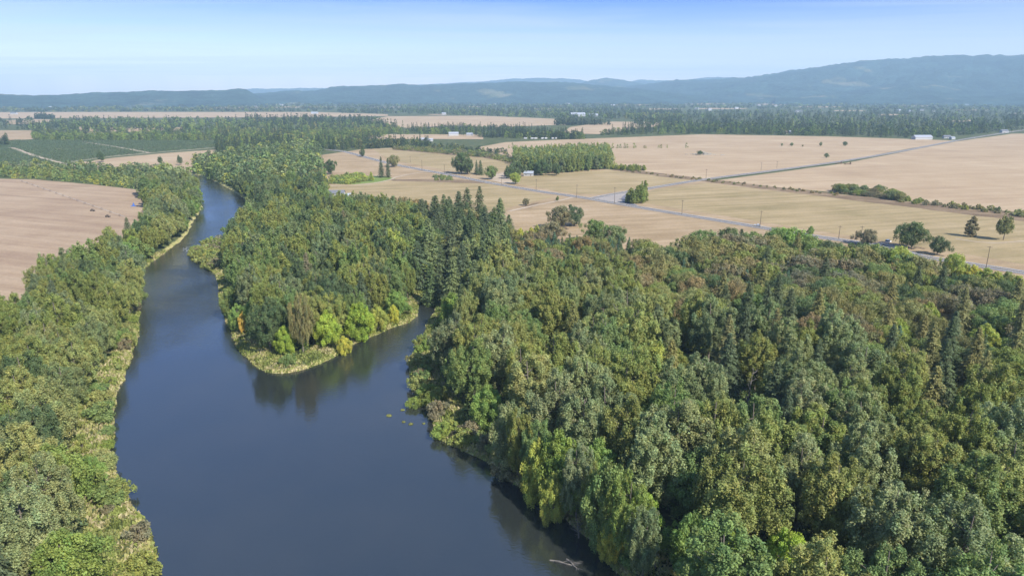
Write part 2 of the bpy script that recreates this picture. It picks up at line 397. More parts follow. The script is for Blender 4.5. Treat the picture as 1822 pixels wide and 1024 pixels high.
# ------------------------------------------------------------------ roads
def catmull(P, step=6.0):
    P = [np.array(p) for p in P]; P = [2*P[0]-P[1]] + P + [2*P[-1]-P[-2]]; out = []
    for i in range(1, len(P)-2):
        n = max(2, int(np.linalg.norm(P[i+1]-P[i])/step))
        for k in range(n):
            t = k/n
            out.append(0.5*((2*P[i]) + (-P[i-1]+P[i+1])*t + (2*P[i-1]-5*P[i]+4*P[i+1]-P[i+2])*t*t + (-P[i-1]+3*P[i]-3*P[i+1]+P[i+2])*t**3))
    out.append(P[-2]); return np.array(out)
def strip(name, C, w0, w1, z, mat, dash=None):
    T = np.gradient(C, axis=0); T /= np.linalg.norm(T, axis=1)[:, None]; Nn = np.stack([-T[:, 1], T[:, 0]], 1)
    A = C + Nn*w0; B = C + Nn*w1; n = len(C)
    V = np.concatenate([np.c_[A, np.full(n, z)], np.c_[B, np.full(n, z)]])
    Qs = [(i, n+i, n+i+1, i+1) for i in range(n-1) if not dash or (i // dash) % 2 == 0]
    me = np_mesh(name, V, Qs)
    if me.polygons[0].normal.z < 0: me.flip_normals()
    return tag(link(name, me, [mat]), kind='structure')
main_road = catmull(GP([(560,264),(600,268),(622,272),(690,290),(745,301),(800,311),(870,325),(960,340.5),(1030,350.5),(1100,362.5),(1210,381),(1350,404),(1440,419),(1540,434),(1640,456),(1720,469),(1822,485),(2200,545)]))
cross_road = catmull(GP([(1052,353.5),(1090,346),(1150,336),(1252,319.5),(1380,303),(1500,286.5),(1610,268),(1700,250.5),(1790,236),(1860,226)]), 8)
spur = catmull(GP([(1128,366.5),(1112,357),(1118,347),(1150,336.5)]), 4)
for rd, w, zz in ((main_road, 3.7, 0.0), (cross_road, 3.4, 0.01), (spur, 3.0, 0.02)):
    strip('gravel_shoulder', rd, -w-1.5, w+1.5, 0.22+zz, M_GRAVEL)
    strip('road', rd, -w, w, 0.30+zz, M_ASPH)
for rd in (main_road, cross_road):
    w = 3.7 if rd is main_road else 3.4
    strip('edge_line', rd, w-0.45, w-0.2, 0.34, M_LINE); strip('edge_line', rd, -w+0.2, -w+0.45, 0.34, M_LINE)
    strip('centre_line', rd, -0.3, -0.08, 0.34, M_YELLOW); strip('centre_line', rd, 0.08, 0.3, 0.34, M_YELLOW)
field([(1060,353),(1100,345),(1140,338),(1118,350),(1122,364),(1100,361)], M_GRAVEL, 0.25, 'gravel_triangle', 2, 0.3)
strip('farm_track', catmull(GP([(1022,350),(1000,356),(950,366),(905,376)])), -2, 2, 0.18, M_TRACK)
strip('farm_track', catmull(GP([(565,331),(640,329),(690,321),(710,314),(760,306),(800,313)])), -1.8, 1.8, 0.18, M_TRACK)
strip('farm_track', catmull(GP([(120,293),(60,277),(20,263),(-60,262)])), -2.5, 2.5, 0.18, M_TRACK)
strip('farm_track', catmull(GP([(266,272.5),(220,264),(150,253),(140,251)])), -2.5, 2.5, 0.18, M_TRACK)
strip('farm_track', catmull(GP([(100,265.5),(220,266),(320,262),(385,258)])), -2, 2, 0.17, M_TRACK)
strip('farm_track', catmull(GP([(1540,441),(1570,433),(1592,440),(1630,452),(1660,462)])), -3, 3, 0.2, M_GRAVEL)
strip('farm_track', catmull(GP([(1700,425),(1760,432),(1822,429),(1900,425)])), -1.2, 1.2, 0.18, M_TRACK)

# ------------------------------------------------------------------ hills
def ridge(name, prof, d0, d1, d2, amp, seed, nr=46, du=2.5):
    """hill range: rises from the plain at range d0 to the skyline profile at d1 and falls behind to d2"""
    us = np.arange(prof[0][0], prof[-1][0] + 1, du)
    pv = np.interp(us, [p[0] for p in prof], [p[1] for p in prof]) + (fbm(us/34, us*0+seed, seed, 4)-0.5)*4.0
    rr = np.concatenate([np.linspace(d0, d1, nr), np.linspace(d1, d2, 8)[1:]])
    V = np.zeros((len(rr), len(us), 3))
    for j, (u, v) in enumerate(zip(us, pv)):
        c = at(u, v, d1); top = c[2]; az = np.array([c[0], c[1]])/d1
        t = np.where(rr <= d1, (rr-d0)/(d1-d0), 1-(rr-d1)/(d2-d1))
        t = np.clip(t, 0, 1); sh = t*t*(3-2*t)*0.55 + t*0.45
        xx = az[0]*rr; yy = az[1]*rr
        nz = (fbm(xx/900+7, yy/900+3, seed, 5) - 0.5)*amp*np.sin(np.pi*np.clip(t, 0, 1))
        nz = nz + (vnoise(xx/45, yy/45, seed+9)-0.5)*amp*0.12*np.clip(t*3, 0, 1)
        V[:, j, 0] = xx; V[:, j, 1] = yy; V[:, j, 2] = top*sh + nz*1.0 - 6*(1-np.clip(t*8, 0, 1))
    a, b_ = V.shape[:2]; ii = np.arange(a*b_).reshape(a, b_)
    Qh = np.stack([ii[:-1, :-1], ii[:-1, 1:], ii[1:, 1:], ii[1:, :-1]], -1).reshape(-1, 4)
    V[:, :, 2] = np.maximum(V[:, :, 2], -1.2)
    tag(link(name, np_mesh(name, V.reshape(-1, 3), Qh, smooth=True), [M_HILL]), kind='structure')
ridge('hills', [(-400,172),(-100,170),(0,168),(60,170),(120,169),(135,166),(200,164),(262,161),(310,163),(350,161),(380,161),(425,158),(438,161),(462,172),(490,180)], 5300, 6600, 9000, 75, 11)
ridge('hills', [(380,178),(440,169),(500,163),(560,161),(590,154),(660,152.5),(700,150),(760,151),(830,148.5),(900,146.5),(960,146),(1000,145.5),(1040,149),(1100,155),(1180,163),(1260,172)], 6000, 7800, 9500, 80, 23)
ridge('hills', [(940,160),(1000,155),(1060,153),(1120,152),(1160,148),(1200,143),(1280,141),(1340,136),(1400,127),(1440,121),(1500,113),(1560,107),(1600,105),(1650,100),(1720,97.5),(1780,98),(1822,98),(1950,104),(2200,125),(2400,150)], 6800, 9800, 12500, 170, 37)
ridge('hills', [(1380,172),(1450,166),(1530,158),(1570,151),(1620,145),(1660,147),(1710,153),(1760,159),(1822,157),(1950,152),(2200,162)], 6300, 8000, 9600, 100, 41)
ridge('hills', [(1000,160),(1020,150),(1055,142),(1080,140),(1110,143),(1150,150),(1200,158)], 9500, 11000, 12500, 90, 43)
ridge('hills', [(380,165),(440,159),(500,157.5),(560,157),(700,155),(760,150),(860,144),(900,140),(960,138.5),(1000,139),(1030,141),(1060,147),(1120,147),(1140,141),(1170,143),(1200,142),(1280,137),(1310,137),(1400,145)], 12500, 14000, 15800, 90, 53)

# ------------------------------------------------------------------ plants: prototypes
def quads(Pc, Nn, s, asp, rg, T=None):
    n = len(Pc)
    if T is None: T = rg.normal(size=(n, 3))
    T = T - Nn*(T*Nn).sum(1)[:, None]; T /= np.linalg.norm(T, axis=1)[:, None] + 1e-9
    B = np.cross(Nn, T); s = s[:, None]
    V = np.stack([Pc - T*s*0.5, Pc + B*s*asp*0.5, Pc + T*s*0.5, Pc - B*s*asp*0.5], 1).reshape(-1, 3)
    return V, np.arange(4*n).reshape(n, 4)
def unit(a): return a/(np.linalg.norm(a, axis=1)[:, None] + 1e-9)
def leaf_cols(n, rg, clump=None, v=0.22):
    c = np.ones((n, 3)); k = rg.uniform(1-v, 1+v, n)
    if clump is not None: k = k*clump
    hue = rg.normal(0, 0.06, n)
    c[:, 0] = k*(1+hue); c[:, 1] = k*(1+hue*0.3); c[:, 2] = k*(1-hue*0.5)
    return np.repeat(np.clip(c, 0.2, 2.0), 4, axis=0)
def tube_q(mbV, mbQ, pts, rad, n=5):
    base = sum(len(v) for v in mbV); pts = np.asarray(pts, float); V = []
    for i, p in enumerate(pts):
        d = pts[min(i+1, len(pts)-1)] - pts[max(i-1, 0)]; d /= np.linalg.norm(d)+1e-9
        a = np.cross(d, (0.3, 0.9, 0.1)); a /= np.linalg.norm(a)+1e-9; b = np.cross(d, a)
        for k in range(n):
            t = 2*np.pi*k/n; V.append(p + rad[i]*(a*np.cos(t) + b*np.sin(t)))
    mbV.append(np.array(V))
    mbQ.append(np.array([(base+i*n+k, base+i*n+(k+1) % n, base+(i+1)*n+(k+1) % n, base+(i+1)*n+k) for i in range(len(pts)-1) for k in range(n)]))

class Proto: pass
def make_proto(kind, crownV, crownQ, crownC, trunkV, trunkQ, H, R):
    p = Proto(); p.kind = kind; p.H = H; p.R = R
    p.cV, p.cQ, p.cC, p.tV, p.tQ = crownV, crownQ, crownC, trunkV, trunkQ
    p._crown = p._trunk = p._one = None
    return p
def crown_mesh(p):
    if p._crown is None:
        p._crown = np_mesh('crown', p.cV, p.cQ, p.cC); p._crown.materials.append(M_LEAF)
    return p._crown
def trunk_mesh(p):
    if p._trunk is None:
        p._trunk = np_mesh('trunk', p.tV, p.tQ); p._trunk.materials.append(M_SNAG if p.kind == 'snag' else M_BARK)
    return p._trunk
def one_mesh(p):
    if p._one is None:
        nV = len(p.cV)
        p._one = np_mesh(p.kind, np.r_[p.cV, p.tV], np.r_[p.cQ, p.tQ + nV], np.r_[p.cC, np.ones((len(p.tV), 3))],
                         np.r_[np.zeros(len(p.cQ)), np.ones(len(p.tQ))])
        p._one.materials.append(M_LEAF); p._one.materials.append(M_BARK)
    return p._one

def broadleaf(kind, seed, H, R, zb, nclump, nleaf, leaf, plume=0.5, rad=(1.1, 2.1), trunk_r=0.35, flat=1.0, gap=0.72):
    """crown of leaf clumps carried on limbs: an uneven outline with lobes, plumes and gaps"""
    rg = np.random.default_rng(seed)
    ph = rg.uniform(0, 2*np.pi, 6); am = rg.uniform(0.08, 0.22, 6)*(1.5 if flat > 1.1 else 1.0)
    C = []; rr = []; CA = np.zeros((nclump+1, 3)); RA = np.zeros(nclump+1)
    tries = 0
    nl = rg.integers(4, 7); la = rg.uniform(0, 2*np.pi, nl); lt = rg.uniform(0.55, 1.0, nl)   # leaders with their own tops
    lr = rg.uniform(0.25, 0.55, nl)*R; lt[0] = 1.0; lr[0] = 0.12*R
    while len(C) < nclump and tries < 3000:
        tries += 1
        t = rg.uniform(0, 1)**0.8
        a = rg.uniform(0, 2*np.pi)
        prof = np.sin(np.pi*min(1, (0.10 + 0.9*t))**(0.8))**0.7 if flat < 1.01 else np.sqrt(max(0, 1-(2*t-1)**2))
        lob = 1 + sum(am[k]*np.sin((k+1)*a + ph[k] + 3*t*k) for k in range(6))
        rad_ = R*prof*lob*(0.35 + 0.65*rg.uniform(0, 1)**0.45)
        z = zb + t*(H-zb)
        p = np.array([rad_*np.cos(a), rad_*np.sin(a), z])
        if plume > 0:                      # pull to the leaders so that the top breaks into plumes
            k = rg.integers(0, nl); lead = np.array([lr[k]*np.cos(la[k]), lr[k]*np.sin(la[k])])
            p[2] = zb + (p[2]-zb)*(1-plume*(1-lt[k])*min(1, 1.2*t))
            p[:2] = p[:2]*(1-plume*0.45*t) + lead*plume*0.45*t*2.0
        r = rg.uniform(*rad)*(1.0 - 0.35*t*(plume > 0))
        if not C or (np.sqrt((((CA[:len(C)]-p)*(1, 1, 0.8))**2).sum(1)) > gap*(r+RA[:len(C)])*0.75).all():
            CA[len(C)] = p; RA[len(C)] = r; C.append(p); rr.append(r)
    C = np.array(C); rr = np.array(rr)
    if plume >= 0.5 and kind == 'cottonwood':       # tall upright plumes with gaps between them
        npl = int(rg.integers(9, 14)); C = []; rr = []
        pr_ = np.sqrt(rg.uniform(0.02, 1, npl))*R*0.78; pa = np.arange(npl)*2.399 + rg.uniform(0, 6.28) + rg.normal(0, .35, npl)
        pt = H*(1.0 - 0.36*(pr_/R)**1.8 - rg.uniform(0, 0.12, npl)); pt[int(np.argmin(pr_))] = H*0.98
        pb = zb + (0.10 + 0.30*rg.uniform(0, 1, npl))*(H-zb)*(1-0.5*pr_/R); pw = R*rg.uniform(0.30, 0.50, npl)
        for j in range(nclump):
            k = j % npl; t = rg.uniform(0, 1)**0.85; q = np.sqrt(rg.uniform(0.1, 1))*pw[k]*min(1.0, 1.25*(1-t)**0.62 + 0.12)*(0.55 + 0.45*min(1, 4*t)); a = rg.uniform(0, 6.28)
            spread = 0.72 + 0.34*t
            C.append((pr_[k]*spread*np.cos(pa[k]) + q*np.cos(a), pr_[k]*spread*np.sin(pa[k]) + q*np.sin(a), pb[k] + t*(pt[k]-pb[k]) - 0.5)); rr.append(rg.uniform(0.45, 1.0)*(1-0.25*t)*(rad[1]/1.9))
        C = np.array(C); rr = np.array(rr)
    up_ = 2.0 if kind == 'cottonwood' else 1.25
    w = rr**2; cnt = np.maximum(4, (nleaf*w/w.sum())).astype(int)
    ci = np.repeat(np.arange(len(C)), cnt); n = len(ci)
    axis_ = np.c_[C[:, :2]*0.9, (C[:, 2]-(zb+0.45*(H-zb)))*0.6]
    out = unit(axis_)[ci]
    d = unit(rg.normal(size=(n, 3)) + out*0.75 + np.array([0, 0, 0.45]))
    stretch = np.array([1, 1, up_])
    sub = unit(rg.normal(size=(len(C)*9, 3)))                     # sprays within each clump
    k = ci*9 + rg.integers(0, 9, n)
    d = unit(d + sub[k]*0.9)
    ln = rg.uniform(0.3, 1.35, n) if kind == 'cottonwood' else rg.uniform(0.4, 1.2, n)
    Pc = C[ci] + d*stretch*(rr[ci]*ln)[:, None]
    Nn = unit(d*0.9 + rg.normal(size=(n, 3))*0.65 + np.array([0, 0, 0.35]))
    s = leaf*rg.uniform(0.65, 1.35, n)
    V, Qd = quads(Pc, Nn, s, 0.62, rg, T=d + np.array([0, 0, 0.7 if kind == 'cottonwood' else 0.0]) + rg.normal(size=(n, 3))*0.6)
    cl = rg.uniform(0.78, 1.2, len(C))[ci]*rg.uniform(0.85, 1.15, len(sub))[k]
    cols = leaf_cols(n, rg, cl)
    hue = np.repeat(rg.normal(0, 0.055, len(C))[ci], 4); cols[:, 0] *= 1+hue; cols[:, 2] *= 1-0.4*hue
    tv, tq = [], []
    lean = rg.normal(0, 0.03*H, 2)
    ax = lambda z: np.array([lean[0]*(z/H)**1.5, lean[1]*(z/H)**1.5, z])
    zz = np.linspace(0, 0.86*H, 7)
    tube_q(tv, tq, [ax(z) for z in zz], trunk_r*(1-0.85*zz/(0.86*H)) + 0.03, 7)
    order = rg.permutation(len(C))[:min(len(C), 34)]
    for i in order:
        c = C[i]; z0 = max(zb*0.55, min(c[2]-0.45*np.hypot(c[0], c[1])-0.6, 0.8*H))
        p0 = ax(z0); mid = p0*0.45 + c*0.55 + np.array([0, 0, -0.06*H*rg.uniform(0, 1)])
        tube_q(tv, tq, [p0, mid, c], [trunk_r*0.36*(1-0.7*z0/H)+0.03, trunk_r*0.2, 0.03], 4)
    return make_proto(kind, V, Qd, cols, np.concatenate(tv), np.concatenate(tq), H, R)

def conifer(kind, seed, H, R, zb, whorls, per, nq, leaf, droop=0.25, ragged=0.25, power=0.85, trunk_r=0.38):
    rg = np.random.default_rng(seed); P_, N_, T_, S_, C_ = [], [], [], [], []
    tv, tq = [], []
    zz = np.linspace(0, H*0.98, 8); tube_q(tv, tq, [(0, 0, z) for z in zz], trunk_r*(1-0.93*zz/H), 6)
    for w in range(whorls):
        t = (w + rg.uniform(-0.3, 0.3))/whorls; t = min(max(t, 0), 0.995); z = zb + t*(H-zb)
        a0 = rg.uniform(0, 2*np.pi)
        for b in range(per):
            L = R*((1-t)**power*0.94 + 0.06)*(1+rg.uniform(-ragged, ragged))
            if t < 0.14: L *= 0.65 + 2.5*t
            a = a0 + 2*np.pi*b/per + rg.uniform(-0.35, 0.35)
            dr = np.array([np.cos(a), np.sin(a), 0]); m = max(3, int(nq*(0.35 + 0.65*L/R)))
            f = rg.uniform(0.12, 1.0, m)**0.75
            lift = 0.25*(t > 0.7)
            pos = dr*(f*L)[:, None]; pos[:, 2] = z + lift*f*L - droop*L*f**1.7 + rg.normal(0, 0.12, m)
            side = np.array([-dr[1], dr[0], 0]); wd = 0.34*L*(1-0.55*f)
            pos = pos + side*(rg.uniform(-1, 1, m)*wd)[:, None]; pos[:, 2] -= rg.uniform(0, 0.25, m)
            P_.append(pos); N_.append(unit(np.array([0, 0, 1.0]) + dr*0.55 + rg.normal(size=(m, 3))*0.42))
            T_.append(dr + side*rg.uniform(-0.7, 0.7, m)[:, None] + np.array([0, 0, -0.35])); S_.append(leaf*rg.uniform(0.7, 1.35, m)*(0.6+0.4*L/R))
            C_.append(np.full(m, rg.uniform(0.75, 1.22)))
            if b % 2 == 0: tube_q(tv, tq, [(0, 0, z), dr*L*0.8 + np.array([0, 0, z-droop*L*0.6])], [0.07, 0.02], 3)
    P_, N_, T_, S_, C_ = map(np.concatenate, (P_, N_, T_, S_, C_))
    V, Qd = quads(P_, N_, S_, 0.42, rg, T=T_)
    return make_proto(kind, V, Qd, leaf_cols(len(P_), rg, C_, 0.2), np.concatenate(tv), np.concatenate(tq), H, R)

def snag(kind, seed, H, R):
    rg = np.random.default_rng(seed); tv, tq = [], []
    lean = rg.normal(0, 0.06*H, 2); ax = lambda z: np.array([lean[0]*(z/H)**2, lean[1]*(z/H)**2, z])
    zz = np.linspace(0, H, 8); tube_q(tv, tq, [ax(z) for z in zz], 0.32*(1-0.9*zz/H)+0.02, 6)
    for i in range(22):
        z = H*rg.uniform(0.3, 0.95); a = rg.uniform(0, 6.28); L = R*rg.uniform(0.4, 1.1)*(1.1-z/H*0.6)
        p0 = ax(z); p1 = p0 + np.array([np.cos(a)*L*.6, np.sin(a)*L*.6, L*rg.uniform(0.1, 0.5)])
        p2 = p1 + np.array([np.cos(a+rg.normal(0, .4))*L*.5, np.sin(a+rg.normal(0, .4))*L*.5, L*rg.uniform(-0.1, 0.5)])
        tube_q(tv, tq, [p0, p1, p2], [0.11, 0.07, 0.025], 4)
        for q in range(2):
            b = a + rg.normal(0, 0.8); tube_q(tv, tq, [p1, p1+np.array([np.cos(b)*L*.4, np.sin(b)*L*.4, L*rg.uniform(0, .4)])], [0.05, 0.02], 3)
    m = 60; Pc = rg.normal(size=(m, 3))*(R*.4, R*.4, H*.2) + (0, 0, .6*H)
    V, Qd = quads(Pc, unit(rg.normal(size=(m, 3))), np.full(m, 0.35), 0.6, rg)
    return make_proto(kind, V, Qd, leaf_cols(m, rg), np.concatenate(tv), np.concatenate(tq), H, R)

PR = {}
PR['cottonwood', 0] = [broadleaf('cottonwood', 100+i, 25, 6.8+0.5*(i % 3), 2.5+0.8*(i % 3), 360, 42000, 0.38, 0.6, (1.0, 1.9)) for i in range(7)]
PR['cottonwood', 1] = [broadleaf('cottonwood', 200+i, 25, 7.2, 3.0, 240, 14500, 0.62, 0.6, (1.1, 2.2)) for i in range(4)]
PR['maple', 0] = [broadleaf('maple', 300+i, 14, 5.6, 1.5, 95, 21000, 0.44, 0.25, (1.0, 1.8), 0.28) for i in range(3)]
PR['maple', 1] = [broadleaf('maple', 320+i, 14, 5.6, 1.5, 75, 8000, 0.70, 0.3, (1.1, 1.9), 0.28) for i in range(3)]
PR['oak', 0] = [broadleaf('oak', 400+i, 14, 6.6, 2.8, 90, 19000, 0.45, 0.0, (1.0, 1.8), 0.4, 1.2) for i in range(3)]
PR['oak', 1] = [broadleaf('oak', 420+i, 14, 6.6, 2.8, 75, 9000, 0.70, 0.0, (1.1, 2.0), 0.4, 1.2) for i in range(4)]
PR['fir', 0] = [conifer('fir', 500+i, 28, 5.6, 1.0, 40, 10, 30, 0.9, 0.30, 0.35) for i in range(3)]
PR['fir', 1] = [conifer('fir', 520+i, 28, 5.8, 1.0, 34, 9, 22, 1.1, 0.28, 0.34) for i in range(3)]
PR['young_fir', 0] = [conifer('young_fir', 540+i, 11, 2.3, 0.5, 22, 8, 14, 0.75, 0.12, 0.2, 0.9, 0.16) for i in range(2)]
PR['young_fir', 1] = PR['young_fir', 0]
PR['poplar', 0] = [broadleaf('poplar', 600+i, 20, 2.9, 1.5, 60, 4200, 0.8, 0.35, (0.9, 1.5), 0.2) for i in range(3)]
PR['poplar', 1] = PR['poplar', 0]
PR['shrub', 0] = [broadleaf('shrub', 700+i, 3.2, 2.2, 0.1, 26, 3200, 0.34, 0.15, (0.5, 0.95), 0.08) for i in range(3)]
PR['shrub', 1] = [broadleaf('shrub', 720+i, 3.2, 2.2, 0.1, 20, 900, 0.6, 0.15, (0.6, 1.0), 0.08) for i in range(3)]
PR['snag', 0] = [snag('snag', 800+i, 17, 3.2) for i in range(2)]
PR['snag', 1] = PR['snag', 0]
# light shapes for far woods
LOWB = [broadleaf('far', 900+i, 18, 5.6, 1.0, 26, 240, 2.1, 0.3, (1.4, 2.4)) for i in range(4)]
LOWC = [conifer('far', 920+i, 24, 4.2, 1.0, 13, 6, 4, 2.6, 0.22, 0.3) for i in range(3)]
TINB = [broadleaf('far', 940+i, 17, 6.2, 0.5, 16, 60, 4.4, 0.2, (1.8, 2.8)) for i in range(3)]
TINC = [conifer('far', 960+i, 24, 4.6, 0.5, 7, 4, 2, 5.0, 0.2, 0.3) for i in range(3)]

COLS = {'olive': (0.132, 0.146, 0.040), 'grey-green': (0.112, 0.134, 0.060), 'mid green': (0.102, 0.136, 0.044), 'bright green': (0.122, 0.170, 0.042),
        'lime green': (0.17, 0.225, 0.035), 'yellow': (0.27, 0.26, 0.045), 'brown-olive': (0.136, 0.130, 0.050), 'rust-brown': (0.155, 0.122, 0.058),
        'dark green': (0.066, 0.090, 0.037), 'deep fir green': (0.064, 0.082, 0.040), 'blue-green': (0.056, 0.096, 0.058), 'pale olive': (0.155, 0.165, 0.056),
        'moss green': (0.118, 0.150, 0.034), 'orange': (0.38, 0.24, 0.05), 'silvery green': (0.138, 0.158, 0.070), 'yellow-green': (0.19, 0.21, 0.045), 'grey-brown': (0.128, 0.114, 0.065)}
COLS = {k: tuple(min(0.6, q*g) for q, g in zip(c, (1.78, 1.78, 1.76))) for k, c in COLS.items()}
# ------------------------------------------------------------------ where the plants stand
TREES = []
def put(kind, x, y, h, col, r=1.0, label=None, region='', hero=False, phrase=None, group=None):
    TREES.append(dict(kind=kind, x=x, y=y, h=h, col=col, r=r, label=label, region=region, hero=hero, phrase=phrase, group=group))
def top(kind, u, v, h, col, r=1.0, label=None, region='', phrase=None):      # crown top seen at (u, v)
    d = ray(u, v); t = (h - HC)/d[2]; put(kind, d[0]*t, d[1]*t, h, col, r, label, region, True, phrase)
def base(kind, u, v, h, col, r=1.0, label=None, region='', phrase=None):
    X_, Y_ = G(u, v); put(kind, X_, Y_, h, col, r, label, region, True, phrase)

# single trees and shrubs one can point to -------------------------------------------------
I, L, RF, UP, FD, HR = 'island', 'left bank', 'right forest', 'upper woods', 'fields', 'hedge'
base('cottonwood', 540, 628, 27, 'brown-olive', 0.62, 'tall drooping brown-olive tree at the tip of the wooded point', I, 'drooping brownish tree on the point')
base('maple', 508, 630, 11, 'lime green', 0.75, 'lime-yellow bushy tree beside the drooping tree on the point', I)
base('maple', 585, 615, 14, 'lime green', 0.85, 'glowing yellow-green maple behind the drooping tree on the point', I, 'glowing maple on the point')
base('maple', 612, 622, 8, 'yellow', 0.6, 'golden yellow bush at the foot of the glowing maple on the point', I)
base('maple', 640, 598, 15, 'lime green', 0.85, 'lime-green maple above the curved gravel shore of the point', I)
base('maple', 672, 585, 11, 'yellow-green', 0.75, 'yellow-green small maple near the creek end of the gravel shore', I)
base('maple', 700, 572, 8, 'yellow', 0.55, 'small yellow bush just above the grassy creek mouth', I)
base('maple', 436, 592, 9, 'orange', 0.4, 'slim orange autumn tree on the river side of the point', I, 'slim orange tree on the point')
base('maple', 460, 590, 15, 'bright green', 0.8, 'bright green tall maple behind the slim orange tree', I)
base('maple', 425, 585, 11, 'bright green', 0.7, 'bright green maple at the water edge riverward of the slim orange tree', I)
base('maple', 478, 610, 9, 'yellow-green', 0.7, 'yellow-green low tree in front of the bright maples on the point', I)
base('maple', 410, 560, 13, 'mid green', 0.8, 'mid green maple overhanging the main river beside the point', I)
top('cottonwood', 700, 405, 25, 'yellow-green', 1.15, 'large rounded yellow-green cottonwood near the dark firs by the creek', I, 'large rounded cottonwood by the creek')
top('cottonwood', 672, 440, 24, 'pale olive', 1.0, 'pale olive cottonwood in front of the rounded yellow-green one', I)
top('cottonwood', 640, 452, 24, 'pale olive', 1.0, 'pale-topped cottonwood at the heart of the wooded point', I, 'pale-topped cottonwood of the point')
top('cottonwood', 722, 462, 19, 'olive', 0.8, 'olive cottonwood leaning over the creek mouth', I)
top('cottonwood', 525, 455, 25, 'dark green', 1.05, None, I)
top('cottonwood', 470, 440, 25, 'mid green', 1.0, None, I)
top('cottonwood', 430, 420, 22, 'dark green', 1.0, 'dark green cottonwood beside the low willow spit', I, 'dark cottonwood by the willow spit')
top('cottonwood', 600, 425, 25, 'olive', 1.0, None, I)
top('cottonwood', 560, 410, 24, 'mid green', 1.0, None, I)
top('cottonwood', 585, 500, 22, 'dark green', 1.0, None, I)
top('cottonwood', 630, 510, 20, 'mid green', 0.9, None, I)
fir_px = [(775,345,30),(748,352,28),(795,352,27),(816,338,29),(831,332,31),(853,329,32),(890,350,27),(722,392,26),(762,385,30),(800,385,29),(842,378,30),(872,392,29),(783,425,27),
          (822,428,28),(858,425,27),(742,425,25),(895,400,25),(805,455,24),(765,455,22),(845,460,24)]
for i, (u, v, h) in enumerate(fir_px):
    top('fir', u, v, h, random.choice(['deep fir green', 'deep fir green', 'dark green', 'grey-green']), random.uniform(1.0, 1.55), None if i not in (5, 7) else ['tallest dark fir of the clump that rises before the tan field', 'dark fir at the river end of the fir clump'][i == 7], 'fir clump', 'tallest fir of the clump' if i == 5 else None)
for (u, v, h, c, ph) in [(684,353,15,'brown-olive',None),(716,353,15,'rust-brown','brown oaks by the fir clump'),(737,358,14,'rust-brown',None),(645,348,16,'dark green','dark round oak below the white house'),(700,372,14,'rust-brown',None),
                  (668,372,13,'brown-olive',None),(665,352,13,'dark green',None)]:
    top('oak', u, v, h, c, 1.0, None, UP, ph)
# right forest heroes
base('maple', 1165, 690, 15, 'yellow', 1.05, 'yellow maple glowing in the middle of the big olive forest', RF, 'yellow maple in the forest')
TREES[-1]['col'] = 'yellow-green'
top('cottonwood', 868, 455, 25, 'pale olive', 1.0, 'pale gold-tipped cottonwood in front of the dark fir clump', RF, 'gold-tipped cottonwood by the firs')
top('cottonwood', 830, 512, 22, 'pale olive', 0.9, 'pale gold-tipped cottonwood leaning over the creek mouth', RF)
top('cottonwood', 802, 552, 24, 'grey-green', 1.1, 'grey-green cottonwood on the forest corner at the creek mouth', RF, 'corner cottonwood at the creek mouth')
top('cottonwood', 840, 560, 25, 'olive', 1.1, None, RF)
top('cottonwood', 930, 600, 25, 'olive', 1.1, None, RF)
top('cottonwood', 1060, 600, 25, 'olive', 1.05, None, RF)
top('maple', 998, 655, 15, 'bright green', 0.8, 'bright green maple standing among grey cottonwoods above the river bend', RF, 'bright maple above the river bend')
base('maple', 1062, 890, 16, 'bright green', 0.75, 'vivid green maple crown near the bank of the dark water', RF, 'vivid green maple near the bank')
base('maple', 1015, 905, 15, 'bright green', 0.85, 'bright green maple at the edge of the dark water', RF)
base('maple', 870, 760, 13, 'bright green', 0.9, 'bright green maple behind the shore grass at the river bend', RF)
base('maple', 925, 820, 15, 'grey-green', 0.95, 'grey-green broad tree at the bank above the dark water', RF)
base('maple', 955, 880, 17, 'yellow-green', 0.6, 'slender yellow-green tree at the waterline of the dark water', RF)
base('maple', 985, 915, 13, 'yellow-green', 0.5, 'narrow yellow-green bush on the bank above the bleached snag', RF)
base('maple', 1085, 985, 9, 'yellow', 0.6, 'small yellow bush on the bank close to the bleached snag', RF)
base('maple', 1140, 960, 12, 'lime green', 0.8, 'lime-green maple just inland of the yellow bank bush', RF, 'lime maple on the bank')
base('maple', 1230, 1010, 13, 'bright green', 0.8, None, RF)
base('maple', 1290, 1040, 12, 'lime green', 0.7, None, RF)
base('maple', 1400, 1040, 12, 'lime green', 0.8, None, RF)
base('maple', 1150, 850, 15, 'mid green', 0.9, None, RF)
base('maple', 1240, 920, 17, 'mid green', 1.1, 'broad mid green maple filling the bank slope', RF, 'broad maple on the bank slope')
top('cottonwood', 1345, 745, 27, 'pale olive', 1.3, 'huge pale olive cottonwood in the heart of the near forest', RF, 'huge pale olive cottonwood')
top('cottonwood', 1120, 700, 26, 'olive', 1.15, None, RF)
top('cottonwood', 1040, 690, 25, 'grey-green', 1.15, 'big grey-green cottonwood above the bright bank maples', RF, 'big grey-green cottonwood above the bank')
top('cottonwood', 1600, 840, 27, 'silvery green', 1.2, 'silvery feathery cottonwood over the rust-red dead conifer', RF, 'silvery cottonwood over the dead conifer')
top('cottonwood', 1730, 880, 26, 'silvery green', 1.2, 'silvery green cottonwood deeper inland than the feathery one', RF)
top('cottonwood', 1500, 800, 26, 'olive', 1.1, None, RF)
base('maple', 1500, 985, 15, 'yellow-green', 0.8, 'yellow-green maple lit at the edge of a dark gap', RF)
base('fir', 1560, 1075, 13, 'rust-brown', 1.5, 'rust-red dead conifer low among the silvery cottonwoods', RF, 'rust-red dead conifer')
